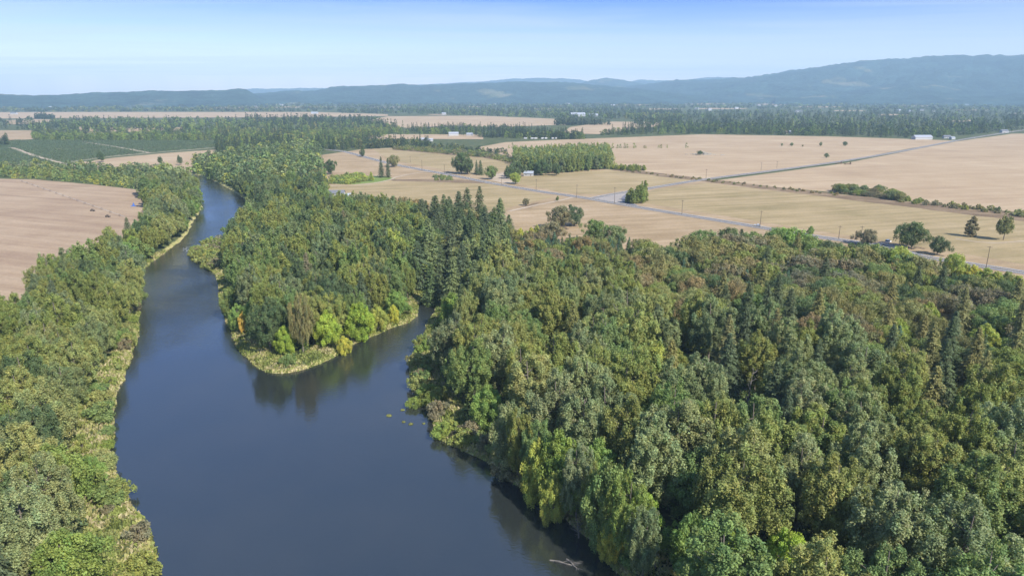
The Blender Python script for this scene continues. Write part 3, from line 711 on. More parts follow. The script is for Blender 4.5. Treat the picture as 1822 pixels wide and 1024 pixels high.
for (u, v, h) in [(1135,470,23),(1388,482,25),(1368,505,22),(1335,500,24),(1410,510,23),(1330,545,23),(1385,545,25),(1700,560,24),(1745,580,24),(1690,600,23),(1760,620,24),(1665,570,22),
                  (1300,590,22),(1820,560,24),(1460,600,23),(1385,640,24),(1405,690,22)]:
    top('fir', u, v, h, random.choice(['deep fir green', 'brown-olive', 'deep fir green']), random.uniform(0.9, 1.15), None, RF, 'lone thin fir above the young firs' if u == 1135 else ('tall dark fir amid the brown oaks' if u == 1388 else None))
top('oak', 1000, 370, 15, 'grey-brown', 1.0, 'brown-grey round oak standing in tan field at the forest edge', RF, 'brown field oak at the forest edge')
top('oak', 1022, 371, 13, 'dark green', 0.85, 'dark dome-shaped oak touching the brown oak in the tan field', RF)
for (u, v, h, c, r) in [(985,398,12,'grey-brown',1.1),(1060,395,13,'mid green',1.0),(1095,405,13,'grey-green',1.0),(1300,410,15,'dark green',1.1),(1255,412,14,'mid green',1.0),(1340,416,13,'mid green',1.0),
        (1405,408,16,'bright green',1.15),(1380,412,15,'mid green',1.0),(1560,440,15,'mid green',1.1),(1600,446,15,'yellow-green',1.0),(1615,455,14,'mid green',1.0),(1535,436,14,'dark green',1.0),(1475,432,13,'dark green',1.0),
        (1440,428,12,'yellow-green',0.9)]:
    top('oak', u, v, h, c, r, None, RF, 'bright oak by the road' if u == 1405 else ('yellowing oak by the open brown clearing' if u == 1600 else None))
base('oak', 1692, 494, 12, 'yellow-green', 0.75, 'green-yellow tree alone in the brown clearing below the road', RF, 'lone tree in the brown clearing')
for i, (u, v) in enumerate([(1715,497),(1730,500),(1752,505),(1770,512),(1790,512),(1808,520)]):
    base('maple', u, v, 8.5, ['yellow-green', 'yellow', 'yellow-green', 'yellow-green', 'pale olive', 'yellow-green'][i], 0.85, None, RF, 'yellow thicket by the road' if i == 2 else None)
for i, (u, v) in enumerate([(925,430),(945,428),(955,424),(938,436)]):
    base('maple', u, v, 9, ['yellow', 'yellow', 'yellow-green', 'lime green'][i], 0.7, None, RF, 'yellow bushes behind the fir clump' if i == 0 else None)
base('snag', 910, 440, 16, 'grey-brown', 0.8, 'bare grey dead trunk beside the fir clump', RF)
base('snag', 951, 445, 15, 'grey-brown', 0.6, 'bare pale dead trunk behind the yellow bushes', RF)
base('snag', 1325, 760, 19, 'grey-brown', 0.9, 'bleached bare branches poking through the olive canopy', RF, 'bleached bare branches in the canopy')
base('snag', 965, 850, 12, 'grey-brown', 0.8, 'dead white branches on the bank above dark water', RF)
base('snag', 1030, 945, 6, 'grey-brown', 1.4, 'bleached low snag hanging over the waterline', RF, 'bleached low snag at the waterline')
base('snag', 1165, 1010, 6, 'grey-brown', 1.5, 'grey dead brush on the bank beside the lime maple', RF)
for i, (u, v) in enumerate([(885,832),(905,850),(940,876),(975,897),(1008,925),(1040,950),(1066,978),(1095,1005),(1125,1040)]):
    x_, y_ = G(u, v); d_ = np.array([0.80, 0.60])*3.0; x_, y_ = x_ + d_[0], y_ + d_[1]
    put('cottonwood' if i % 3 else 'maple', x_, y_, 18 + (i*7) % 5, ['grey-green', 'olive', 'mid green', 'moss green'][i % 4], 0.72, None, RF, True)
# left bank heroes
base('maple', 200, 620, 9, 'bright green', 0.8, 'bright green bush tree standing on the far bank above shore grass', L, 'bright green bush on the far bank')
base('maple', 200, 445, 15, 'pale olive', 0.7, None, L)
base('maple', 238, 455, 12, 'lime green', 0.8, 'yellow-green tree leaning over the narrow river bend', L, 'yellow-green tree at the river bend')
base('maple', 110, 900, 16, 'moss green', 1.0, 'moss-green broad maple over the grassy bank', L, 'broad moss-green maple on the grassy bank')
base('maple', 130, 1075, 16, 'moss green', 1.0, 'moss-green lush maple at the near end of the grassy bank', L, 'lush maple on the near bank')
base('maple', 160, 870, 9, 'bright green', 0.8, None, L)
top('cottonwood', 145, 425, 25, 'mid green', 1.2, 'tall mid green cottonwood rising against the raked field', L, 'tall cottonwood against the raked field')
top('cottonwood', 95, 520, 25, 'olive', 1.2, None, L)
top('cottonwood', 60, 800, 24, 'silvery green', 1.0, None, L)
top('cottonwood', 20, 850, 25, 'silvery green', 1.1, 'silvery cottonwood leaning over the near grassy bank', L, 'silvery cottonwood on the near bank')
for (u, v, h, c) in [(230,398,19,'olive'),(262,400,18,'olive'),(300,330,19,'dark green'),(325,300,18,'dark green'),(285,312,17,'mid green'),(290,372,14,'pale olive'),(318,275,14,'dark green'),(283,276,13,'dark green'),(178,268,16,'dark green')]:
    top('cottonwood', u, v, h, c, 1.0 if h > 15 else 0.8, None, L if v > 300 else 'tree line', 'dark cottonwood at the upper bend' if u == 325 else None)
# trees of the open fields
fld = [('oak',821,309,23,'dark green',1.0,'big dark oak group in front of the roadside pasture','big dark field oak'),
 ('oak',832,310,17,'dark green',0.85,'dark lower oak leaning on the big field oak',None),
 ('fir',855,311,18,'dark green',1.2,'dark pointed conifer near the big field oak',None),('fir',848,309,17,'deep fir green',0.8,'slim conifer between the big oak and the pointed conifer',None),
 ('oak',875,319,14,'mid green',0.75,'mid green round tree by the road at the farm yard',None),('oak',917,327,11,'yellow-green',0.85,'yellowish round tree at the roadside before the farmhouse','yellowish roadside tree'),
 ('oak',920,315,16,'dark green',1.05,'broad dark oak beside the small white farmhouse','broad dark oak by the farmhouse'),('oak',905,318,12,'dark green',0.8,'dark oak filling the farm yard corner',None),
 ('oak',963,312,17,'dark green',0.95,'dark round tree between farmhouse and poplar grove',None),('oak',990,312,13,'dark green',0.7,'small dark tree in front of the poplar grove',None),
 ('fir',679,316,25,'deep fir green',0.85,'taller dark fir of the pair beside the green grass patch','pair of firs by the green patch'),('fir',691,316,23,'deep fir green',0.75,'shorter dark fir of the pair beside the green grass patch',None),
 ('oak',700,297,14,'brown-olive',0.95,'brown dome-shaped oak behind the pair of firs',None),('oak',645,279,11,'dark green',0.6,'small dark roadside tree near the far end of the road',None),
 ('oak',588,310,16,'dark green',0.8,'dark oak on the forest edge by the pasture',None),('maple',577,325,9,'yellow',0.6,'golden bush at the pasture corner of the woods',None),
 ('maple',661,322,10,'yellow-green',0.45,'narrow yellow-green sapling in the green grass patch',None),
 ('oak',1622,441,15,'dark green',1.1,'dark spreading oak in the mown field by the white van','dark spreading oak by the van'),('oak',1667,453,10.5,'dark green',0.75,'small dark oak at the roadside verge',None),
 ('oak',1543,436,9.5,'grey-brown',0.95,'grey half-bare tree beside the gravel lay-by',None),('maple',1442,417,6,'bright green',0.6,'small bright green bush tree on the roadside verge',None),
 ('poplar',1727,421,14.5,'grey-brown',1.35,'grey-brown conical tree casting shadow on the mown field','conical tree on the mown field'),('cottonwood',1785,427,19,'brown-olive',0.95,'wide brown-olive tree on the mown field with spreading skirt',None),
 ('cottonwood',1775,377,5,'dark green',0.9,None,None),
 ('oak',1470,281,7,'grey-green',0.5,'lone small tree beside the straight side road',None),('oak',1503,260,8,'dark green',0.55,'round small tree alone far out in the stubble',None),
 ('oak',1460,260,7,'grey-green',0.5,None,None),('oak',1408,260,6,'grey-green',0.55,None,None),('oak',1391,260,5,'grey-green',0.4,None,None),('oak',1428,261,3.5,'brown-olive',0.4,None,None),
 ('oak',1015,392-20,4,'dark green',0.4,None,None),('maple',992,357,4.5,'mid green',0.4,'tiny green sapling beside the dirt track junction',None),('oak',936,366,6,'grey-brown',0.6,'grey-brown thorn bush at the end of the dirt track',None)]
for k, u, v, h, c, r, lab, ph in fld: base(k, u, v, h, c, r, lab, FD, ph)
for i, (u, v, h, r) in enumerate([(1117,361,11,0.8),(1125,363,13,0.9),(1133,362,16,0.9),(1141,362,19,0.75),(1147,360,20,0.7),(1122,357,12,0.9),(1137,358,15,0.9)]):
    base('poplar', u, v, h, 'olive', r*1.3, None, FD, 'olive trees at the road junction' if i == 2 else None)
for i in range(26):                       # row of small trees at the head of the stubble
    u = [905, 912, 1057,1064,1078,1084,1090,1099,1104,1111,1116,1128,1131,1146,1149,1172,1176,1187,1221,920,930,1030,1038,1046,1012,1022][i]
    put('oak', *G(u, 263.5 + random.uniform(-.5, .5)), random.choice([4, 6, 8, 10, 5]), random.choice(['olive', 'grey-green', 'brown-olive']), 0.45, None, 'stubble row', False)

# random fill ---------------------------------------------------------------------------
CLEAR = [np.array(q, float) for q in ([(300,1024),(262,935),(215,850),(206,790),(214,720),(240,640),(256,590),(254,520),(252,485),(300,460),(345,425),(352,395),(372,365),(352,326),(372,324),(430,362),(425,378),(402,398),(398,415),(340,447),
        (375,480),(384,530),(400,585),(430,645),(480,668),(540,662),(640,612),(742,575),(744,520),(756,506),(784,508),(772,530),(754,560),(746,600),(735,625),(722,660),(730,700),(762,760),(775,790),(860,830),(960,895),(1050,975),(1085,1024)],
        [(-50,330),(250,342),(262,385),(205,412),(140,424),(85,440),(55,482),(0,500),(-50,520)],
        [(575,335),(870,325),(990,352),(905,395),(890,345),(830,328),(760,352),(720,352),(650,348),(640,338),(580,338)],
        [(905,385),(980,372),(1040,378),(1060,398),(1160,418),(1235,424),(1245,408),(1310,404),(1390,402),(1450,425),(1560,428),(1610,446),(1640,468),(1822,488),(1822,400),(1500,352),(1258,322),(1120,350),(1020,355),(905,376)],
        [(325,454),(350,438),(392,417),(402,428),(399,470),(376,478)],
        [(724,690),(748,686),(800,742),(852,796),(885,828),(850,832),(775,792),(755,740)],
        [(190,655),(238,622),(226,700),(206,770),(207,830),(250,910),(292,1000),(262,1024),(228,960),(180,870),(172,790),(174,720)],
        [(578,334),(640,334),(638,357),(580,357)],
        [(1638,470),(1690,478),(1680,500),(1640,490)])]
CREEK = np.array([(738,578),(742,515),(752,498),(792,498),(788,518),(772,538),(754,568)], float)
def blocks(x, y, h, R):
    pts = [(0, .96), (-.75, .62), (.75, .62), (0, .62), (-.7, .35), (.7, .35), (0, .35)]
    P = np.array([(x + a*R, y, h*b) for a, b in pts]); u, v, _ = proj(P[:, 0], P[:, 1], P[:, 2]); q = np.stack([u, v], 1)
    P = np.array([(x + a*R, y, h*b) for b in (.2, .45, .7, .9) for a in (-.95, -.5, 0, .5, .95)]); u, v, _ = proj(P[:, 0], P[:, 1], P[:, 2])
    if inside(np.stack([u, v], 1), CREEK).any(): return True
    return any(inside(q, c).sum() >= 2 for c in CLEAR)
RAD = {'cottonwood': 7.0, 'maple': 5.6, 'oak': 6.6, 'fir': 5.2, 'young_fir': 2.3, 'poplar': 2.9, 'shrub': 2.2, 'snag': 3.2}
HT = {'cottonwood': 25, 'maple': 14, 'oak': 14, 'fir': 28, 'young_fir': 11, 'poplar': 20, 'shrub': 3.2, 'snag': 17}
def fill(poly_px, kinds, spacing, region, z=0.0, margin=5.0, extra=None, avoid=0.75):
    P = np.array(GP(poly_px)) if z is not None else np.array(poly_px)
    lo, hi = P.min(0), P.max(0); area = (hi-lo).prod(); n = int(area/spacing**2*6)
    c = np.stack([rng.uniform(lo[0], hi[0], n), rng.uniform(lo[1], hi[1], n)], 1)
    c = c[inside(c, P)]
    s = bank_height(c[:, 0], c[:, 1])[1]; c = c[s > (margin(c[:, 0], c[:, 1]) if callable(margin) else margin)]
    cell = {}
    def near(x, y, d):
        i, j = int(x//12), int(y//12)
        for a in (-1, 0, 1):
            for b in (-1, 0, 1):
                for q in cell.get((i+a, j+b), ()):
                    if (q[0]-x)**2 + (q[1]-y)**2 < d*d: return True
        return False
    for t in TREES:
        if t['hero'] or t['region'] != 'under': cell.setdefault((int(t['x']//12), int(t['y']//12)), []).append((t['x'], t['y']))
    w = np.array([k[0] for k in kinds], float); w /= w.sum()
    m = 0
    for x, y in c:
        if near(x, y, spacing*random.uniform(0.8, 1.15)): continue
        k = kinds[rng.choice(len(kinds), p=w)]
        h = random.uniform(*k[2]); r = random.uniform(*k[4])
        if region in (L, I, UP, RF, 'fir clump') and k[1] != 'shrub':
            q = RAD[k[1]]*(h/HT[k[1]])**0.6*r
            if blocks(x, y, h, q):
                k = next((kk for kk in kinds if kk[1] == 'maple'), k); h = random.uniform(5, 8); r = 0.7
                if blocks(x, y, h, 3.0): continue
        cell.setdefault((int(x//12), int(y//12)), []).append((x, y))
        put(k[1], x, y, h, random.choice(k[3]), r, None, region); m += 1
    return m
CW = lambda w, cols, h=(20, 26), r=(0.95, 1.25): (w, 'cottonwood', h, cols, r)
OLV = ['olive', 'olive', 'grey-green', 'olive', 'mid green', 'pale olive', 'silvery green']
# left bank
fill([(-420,1700),(300,1700),(330,1250),(290,960),(225,860),(205,770),(215,690),(253,600),(250,520),(290,455),(340,418),(362,370),(345,330),(300,318),(252,345),(262,360),(272,395),(215,462),(150,490),(90,514),(60,578),(0,604),(-300,660)],
     [CW(5, ['mid green', 'grey-green', 'olive', 'silvery green', 'dark green', 'olive', 'pale olive'], (16, 23)), (1.4, 'maple', (8, 14), ['mid green', 'bright green', 'mid green', 'olive'], (0.8, 1.1)), (0.25, 'fir', (20, 25), ['deep fir green'], (0.9, 1.1))], 8.2, L, margin=lambda x, y: np.interp(y, [90, 150, 230, 300], [17, 15, 10, 3]))
# wooded point and the woods upstream
fill([(405,590),(386,520),(365,475),(345,455),(420,420),(450,385),(456,372),(560,372),(640,390),(740,400),(760,450),(760,510),(745,565),(690,585),(600,632),(500,662),(440,645)],
     [CW(5, ['mid green', 'olive', 'dark green', 'olive', 'grey-green'], (19, 25)), (1.3, 'maple', (9, 14), ['mid green', 'bright green', 'yellow-green'], (0.8, 1.05)), (0.3, 'fir', (20, 25), ['deep fir green', 'grey-brown'], (0.9, 1.1))], 8.0, I, margin=9)
fill([(456,372),(440,358),(412,340),(385,325),(352,311),(345,300),(400,283),(480,270),(565,268),(572,300),(574,330),(590,368),(640,390),(560,372)],
     [CW(4, ['mid green', 'grey-green', 'olive', 'dark green', 'dark green'], (15, 22)), (1.5, 'maple', (9, 14), ['yellow-green', 'mid green', 'olive'], (0.8, 1.05)), (1.0, 'fir', (18, 26), ['deep fir green'], (0.9, 1.2)), (0.8, 'oak', (12, 15), ['dark green', 'brown-olive'], (0.9, 1.1))], 9.5, UP, margin=2.5)
# fir clump filling
fill([(740,400),(905,412),(912,440),(850,490),(800,478),(770,490),(755,470),(745,430)], [(1, 'fir', (14, 26), ['deep fir green', 'grey-green', 'dark green', 'deep fir green'], (1.15, 1.45)), (.3, 'oak', (11, 16), ['brown-olive', 'dark green', 'olive'], (.9, 1.1))], 6.5, 'fir clump', margin=4)
# big right forest: bank belt, far belt, young fir plantation, brown oak belt
fill([(905,436),(1040,446),(1150,455),(1170,470),(1100,520),(960,520),(900,480)], [(5, 'young_fir', (8, 12), ['blue-green', 'blue-green', 'dark green'], (1.0, 1.5)), (1.2, 'oak', (9, 12), ['brown-olive', 'rust-brown', 'olive'], (0.8, 1.0))], 5.0, RF)
fill([(1100,452),(1200,468),(1300,452),(1400,456),(1530,476),(1600,490),(1630,508),(1660,530),(1760,545),(2050,600),(2050,760),(1800,740),(1560,690),(1400,640),(1250,600),(1150,560),(1080,520)],
     [(5, 'oak', (11, 15), ['brown-olive', 'brown-olive', 'rust-brown', 'olive', 'mid green', 'grey-brown', 'dark green'], (0.95, 1.2)), (1.0, 'young_fir', (9, 14), ['blue-green', 'dark green'], (1.1, 1.6)), (0.7, 'fir', (18, 23), ['deep fir green', 'brown-olive'], (1.0, 1.2)), (0.8, 'maple', (9, 13), ['mid green', 'olive', 'yellow-green'], (0.9, 1.1))], 8.6, RF)
fill([(790,505),(850,488),(905,470),(1000,520),(1080,520),(1150,560),(1250,600),(1400,640),(1560,690),(1800,740),(2050,760),(2150,900),(2200,1500),(1650,1700),(1180,1700),(1130,1080),(1080,1000),(1020,945),(960,890),(890,845),(800,797),(765,765),(728,700),(722,655),(760,575)],
     [CW(7, OLV, (20, 27), (1.1, 1.42)), (1.3, 'maple', (9, 15), ['mid green', 'bright green', 'olive', 'mid green'], (0.85, 1.1)), (0.35, 'fir', (19, 24), ['deep fir green', 'brown-olive'], (1.0, 1.2)), (0.12, 'snag', (16, 21), ['grey-brown'], (0.8, 1.1))], 10.0, RF, margin=lambda x, y: np.interp(y, [150, 166, 176, 262, 290], [4, 4, 15, 14, 5]))
# tree line behind the raked field
fill([(-120,308),(0,306),(130,313),(256,328),(345,316),(345,310),(250,306),(130,302),(0,300),(-120,300)],
     [(3, 'cottonwood', (11, 16), ['dark green', 'olive', 'grey-green', 'dark green'], (0.8, 1.1)), (2, 'maple', (5, 9), ['olive', 'olive', 'mid green', 'pale olive'], (0.7, 1.0)), (0.6, 'oak', (8, 11), ['dark green', 'brown-olive'], (0.8, 1.0))], 8.5, 'tree line', margin=4)
fill([(-120,316),(0,316),(130,323),(250,337),(256,330),(130,314),(0,308),(-120,308)],
     [(3, 'maple', (3, 6), ['yellow-green', 'olive', 'yellow', 'mid green', 'brown-olive'], (0.7, 1.0)), (2, 'cottonwood', (10, 14), ['mid green', 'olive'], (0.7, 1.0))], 7.5, 'tree line', margin=4)
# poplar grove
fill([(925,300),(912,290),(916,280),(1080,272),(1090,290),(1085,300),(1000,308),(950,311)], [(1, 'poplar', (16, 21), ['olive', 'grey-green', 'olive', 'mid green'], (1.0, 1.3))], 6.5, 'poplar grove')
fill([(1087,297),(1125,299),(1150,304),(1120,305),(1090,301)], [(1, 'poplar', (5, 8), ['olive', 'yellow-green'], (1.0, 1.3))], 5, 'poplar grove')
# hedges
fill([(700,262),(760,266),(860,274),(935,288),(930,293),(860,280),(760,271),(700,266)], [(1, 'oak', (4, 8), ['brown-olive', 'dark green', 'grey-brown', 'olive'], (0.8, 1.2)), (1, 'shrub', (2.5, 4), ['olive', 'brown-olive'], (1, 1.4))], 7, HR)
fill([(1492,343),(1490,338),(1560,344),(1602,352),(1600,358),(1540,350)], [(1, 'oak', (2.5, 8), ['olive', 'grey-green', 'brown-olive', 'grey-brown'], (0.7, 1.0))], 5.5, HR)
fill([(1602,354),(1780,376),(1822,382),(1822,388),(1780,381),(1602,360)], [(1, 'shrub', (2.2, 4.5), ['olive', 'brown-olive', 'grey-brown'], (0.8, 1.2))], 7, HR)
fill([(1100,301),(1190,312),(1260,320),(1490,345),(1490,349),(1260,323),(1190,315),(1100,304)], [(1, 'shrub', (1.2, 2.6), ['brown-olive', 'rust-brown', 'grey-brown'], (0.8, 1.2))], 8, HR)
fill([(1640,478),(1690,486),(1720,510),(1660,510)], [(1, 'shrub', (1.5, 2.6), ['rust-brown', 'brown-olive'], (0.9, 1.2))], 9, RF)
fill([(588,327),(590,317),(640,311),(655,322),(620,328)], [(1, 'shrub', (2.5, 5), ['yellow-green', 'mid green', 'olive'], (0.9, 1.3))], 5, FD)
fill([(770,314),(800,314),(806,321),(775,321)], [(1, 'shrub', (2, 3), ['olive', 'grey-green'], (1, 1.3))], 5, FD)
# willow spit and shore shrubs
fill([(340,452),(352,446),(400,426),(425,432),(400,470),(375,478)], [(1, 'shrub', (2.5, 4.5), ['grey-brown', 'olive', 'pale olive', 'olive'], (1, 1.3))], 3.2, 'willow spit', margin=1.5)
def shore_shrubs(n, region, cols, seed, test, lo=1.6, hi=8.5):
    rg = np.random.default_rng(seed); c = np.stack([rg.uniform(-200, 120, 40000), rg.uniform(60, 620, 40000)], 1)
    s = sdf(c, RV); c = c[(s > lo) & (s < hi)]; u, v, _ = proj(c[:, 0], c[:, 1], 0)
    c = c[test(u, v)]; k = []
    for p in c:
        if len(k) >= n: break
        if all((p[0]-q[0])**2+(p[1]-q[1])**2 > 9 for q in k) and all((p[0]-t['x'])**2+(p[1]-t['y'])**2 > 3 for t in TREES if t['hero']): k.append(p)
    for p in k: put('shrub', p[0], p[1], rg.uniform(1.6, 4.6), cols[rg.integers(len(cols))], rg.uniform(0.9, 1.4), None, region)
shore_shrubs(46, L, ['pale olive', 'olive', 'moss green', 'pale olive', 'grey-brown', 'mid green'], 5, lambda u, v: (u < 380) & (v > 380) & (v < 1060))
shore_shrubs(12, I, ['pale olive', 'olive', 'mid green', 'yellow-green'], 6, lambda u, v: (u > 380) & (u < 752) & (v > 470) & (v < 680), 3.5, 9)
shore_shrubs(34, RF, ['olive', 'moss green', 'mid green', 'pale olive', 'grey-brown'], 8, lambda u, v: (u > 705) & (v > 600) & (v < 1060) & (u < 1160), 2.2, 7)

# ------------------------------------------------------------------ turn the list into objects
for t in TREES:
    u, v, f = proj(t['x'], t['y'], t['h']*0.6); t['u'], t['v'], t['f'] = float(u), float(v), float(f)
    t['d'] = math.hypot(t['x'], t['y']); ub, vb, _ = proj(t['x'], t['y'], 0.0); ut, vt, _ = proj(t['x'], t['y'], t['h'])
    rp = F*6/t['f']
    t['vb'], t['vt'] = float(vb), float(vt)
    t['seen'] = (t['y'] > 20) and (-rp < t['u'] < 1822+rp) and (t['vt'] < 1024) and t['vb'] > 0
CAP = {'cottonwood': 290, 'maple': 150, 'oak': 240, 'fir': 100, 'young_fir': 110, 'poplar': 110, 'shrub': 190, 'snag': 12}
bykind = {}
for t in TREES: bykind.setdefault(t['kind'], []).append(t)
singles, mass = [], []
for k, ts in bykind.items():
    seen = [t for t in ts if t['seen']]; mass += [t for t in ts if not t['seen']]
    seen.sort(key=lambda t: (not t['hero'], t['f']))
    singles += seen[:CAP[k]]; mass += seen[CAP[k]:]
NAME = {'cottonwood': 'cottonwood_tree', 'maple': 'maple_tree', 'oak': 'oak_tree', 'fir': 'fir_tree', 'young_fir': 'young_fir_tree', 'poplar': 'poplar_tree', 'shrub': 'shrub', 'snag': 'dead_tree'}
NOUN = {'cottonwood': 'cottonwood', 'maple': 'maple', 'oak': 'oak', 'fir': 'fir', 'young_fir': 'young fir', 'poplar': 'poplar', 'shrub': 'shrub', 'snag': 'bare dead tree'}
GRP = {'cottonwood': 'cottonwoods along the river', 'maple': 'maples and small bushy trees', 'oak': 'oaks of the forest edge and fields', 'fir': 'dark firs', 'young_fir': 'young firs', 'poplar': 'poplars', 'shrub': 'shrubs', 'snag': 'dead trees'}
# labels: relation to landmarks that can be found in the photo
LAND = [(t['phrase'], t['u'], t['v'], t) for t in TREES if t['phrase']]
LAND += [('white house with slate roof', 597, 343, None), ('narrow river bend', 350, 400, None), ('willow spit', 385, 445, None), ('road junction', 1085, 352, None),
         ('creek mouth', 760, 520, None), ('grass hummocks in the river', 710, 740, None), ('driftwood log in the dark water', 1005, 1000, None), ('gravel tip of the point', 500, 655, None),
         ('poplar grove', 1000, 285, None), ('blue irrigation stand', 238, 365, None), ('white van', 1580, 430, None), ('orchard', 230, 265, None), ('small farmhouse', 938, 310, None)]
def sides(region):
    if region in (L,): return 'fieldward of', 'riverward of'
    if region in (RF,): return 'riverward of', 'inland of'
    if region in (I, UP, 'fir clump', 'willow spit'): return 'riverward of', 'inland of'
    if region == 'tree line': return 'fieldward of', 'riverward of'
    return 'townward of', 'hillward of'
ORD = ['', 'second ', 'third ', 'fourth ', 'fifth ', 'sixth ', 'seventh ', 'eighth ', 'ninth ', 'tenth ', 'eleventh ', 'twelfth ']
bucket = {}
for t in singles:
    if t['label']: continue
    c = sorted(LAND, key=lambda l: (l[1]-t['u'])**2 + ((l[2]-t['v'])*1.4)**2)
    c = [l for l in c if l[3] is not t][:1][0]
    du, dv = t['u']-c[1], (t['v']-c[2])*1.4
    s0, s1 = sides(t['region'])
    if abs(du) > 2*abs(dv): rel = s0 if du < 0 else s1
    elif abs(dv) > 2*abs(du): rel = 'beyond' if dv < 0 else 'in front of'
    else: rel = ('beyond and ' if dv < 0 else 'in front and ') + (s0 if du < 0 else s1)
    size = 'tall' if t['h'] > 0.93*{'cottonwood': 24, 'maple': 12, 'oak': 13.5, 'fir': 25, 'young_fir': 11, 'poplar': 19, 'shrub': 3.2, 'snag': 17}[t['kind']] else 'low'
    bucket.setdefault((t['col'], size, t['kind'], rel, c[0]), []).append((du*du+dv*dv, t))
for (col, size, kind, rel, ph), ts in bucket.items():
    ts.sort(key=lambda q: q[0])
    for i, (_, t) in enumerate(ts):
        t['label'] = f"{ORD[min(i, 11)]}{size} {col.replace('deep fir green', 'deep green')} {NOUN[kind]} {rel} the {ph}"
        w = t['label'].split()
        if len(w) > 16: t['label'] = ' '.join(w[:16])
def jit(col, a=0.09):
    c = COLS[col]; k = random.uniform(1-a, 1+a)
    return (c[0]*k*random.uniform(.94, 1.06), c[1]*k, c[2]*k*random.uniform(.9, 1.1), 1.0)
PARTS_F = 620.0
for t in singles:
    lod = 0 if t['f'] < 330 else 1
    p = random.choice(PR[t['kind'], lod]); sz = t['h']/p.H; sr = sz**0.6*t['r'] if t['kind'] not in ('shrub',) else sz*t['r']
    rz = random.uniform(0, 6.283); col = jit(t['col']); z = float(bank_height(np.array([t['x']]), np.array([t['y']]))[0][0]) - 0.1
    name = NAME[t['kind']]; cat = 'shrub' if t['kind'] == 'shrub' else 'tree'
    if t['f'] < PARTS_F and t['kind'] != 'shrub':
        r = empty(name, (t['x'], t['y'], z), rz); r.scale = (sr, sr, sz)
        o = bpy.data.objects.new('crown', crown_mesh(p)); COL.objects.link(o); o.parent = r; o.color = col
        o = bpy.data.objects.new('trunk', trunk_mesh(p)); COL.objects.link(o); o.parent = r
    else:
        r = bpy.data.objects.new(name, one_mesh(p)); COL.objects.link(r)
        r.location = (t['x'], t['y'], z); r.rotation_euler = (0, 0, rz); r.scale = (sr, sr, sz); r.color = col
    tag(r, t['label'], cat, t['group'] or GRP[t['kind']])

# ------------------------------------------------------------------ masses of trees and ground cover (nobody could count them)
class Mass:
    def __init__(s): s.V = []; s.Q = []; s.C = []; s.n = 0
    def add(s, protos, xyz, sr, sz, cols, rg):
        xyz = np.asarray(xyz); k = rg.integers(0, len(protos), len(xyz)); a = rg.uniform(0, 2*np.pi, len(xyz))
        for i, p in enumerate(protos):
            m = np.nonzero(k == i)[0]
            if not len(m): continue
            ca, sa = np.cos(a[m])[:, None], np.sin(a[m])[:, None]; V = p.cV
            x = (V[None, :, 0]*ca - V[None, :, 1]*sa)*sr[m][:, None] + xyz[m][:, 0:1]
            y = (V[None, :, 0]*sa + V[None, :, 1]*ca)*sr[m][:, None] + xyz[m][:, 1:2]
            z = V[None, :, 2]*sz[m][:, None] + xyz[m][:, 2:3]
            s.V.append(np.stack([x, y, z], -1).reshape(-1, 3).astype(np.float32))
            s.C.append((p.cC[None]*cols[m][:, None, :]).reshape(-1, 3).astype(np.float32))
            s.Q.append((p.cQ[None] + (np.arange(len(m))*len(V))[:, None, None] + s.n).reshape(-1, 4)); s.n += len(m)*len(V)
    def build(s, name):
        if not s.V: return
        o = link(name, np_mesh(name, np.concatenate(s.V), np.concatenate(s.Q), np.concatenate(s.C)), [M_LEAF])
        o.color = (1, 1, 1, 1); return tag(o, kind='stuff')
rgm = np.random.default_rng(77)
MM = Mass()
for k in NAME:
    for lod in (0, 1):
        ts = [t for t in mass if t['kind'] == k and t['y'] > -40 and (t['f'] < 700) == (lod == 0)]
        if not ts or k == 'snag': continue
        pr = PR[k, 1] if lod == 0 else (LOWC if 'fir' in k else LOWB)
        if k == 'shrub' : pr = PR['shrub', 1]
        H0 = pr[0].H; sz = np.array([t['h']/H0 for t in ts]); R0 = pr[0].R
        sr = np.array([(t['h']/PR[k, 1][0].H)**(0.6 if k != 'shrub' else 1)*t['r']*PR[k, 1][0].R/R0 for t in ts])
        MM.add(pr, [(t['x'], t['y'], -0.1) for t in ts], sr, sz, np.array([jit(t['col'])[:3] for t in ts]), rgm)
MM.build('forest')

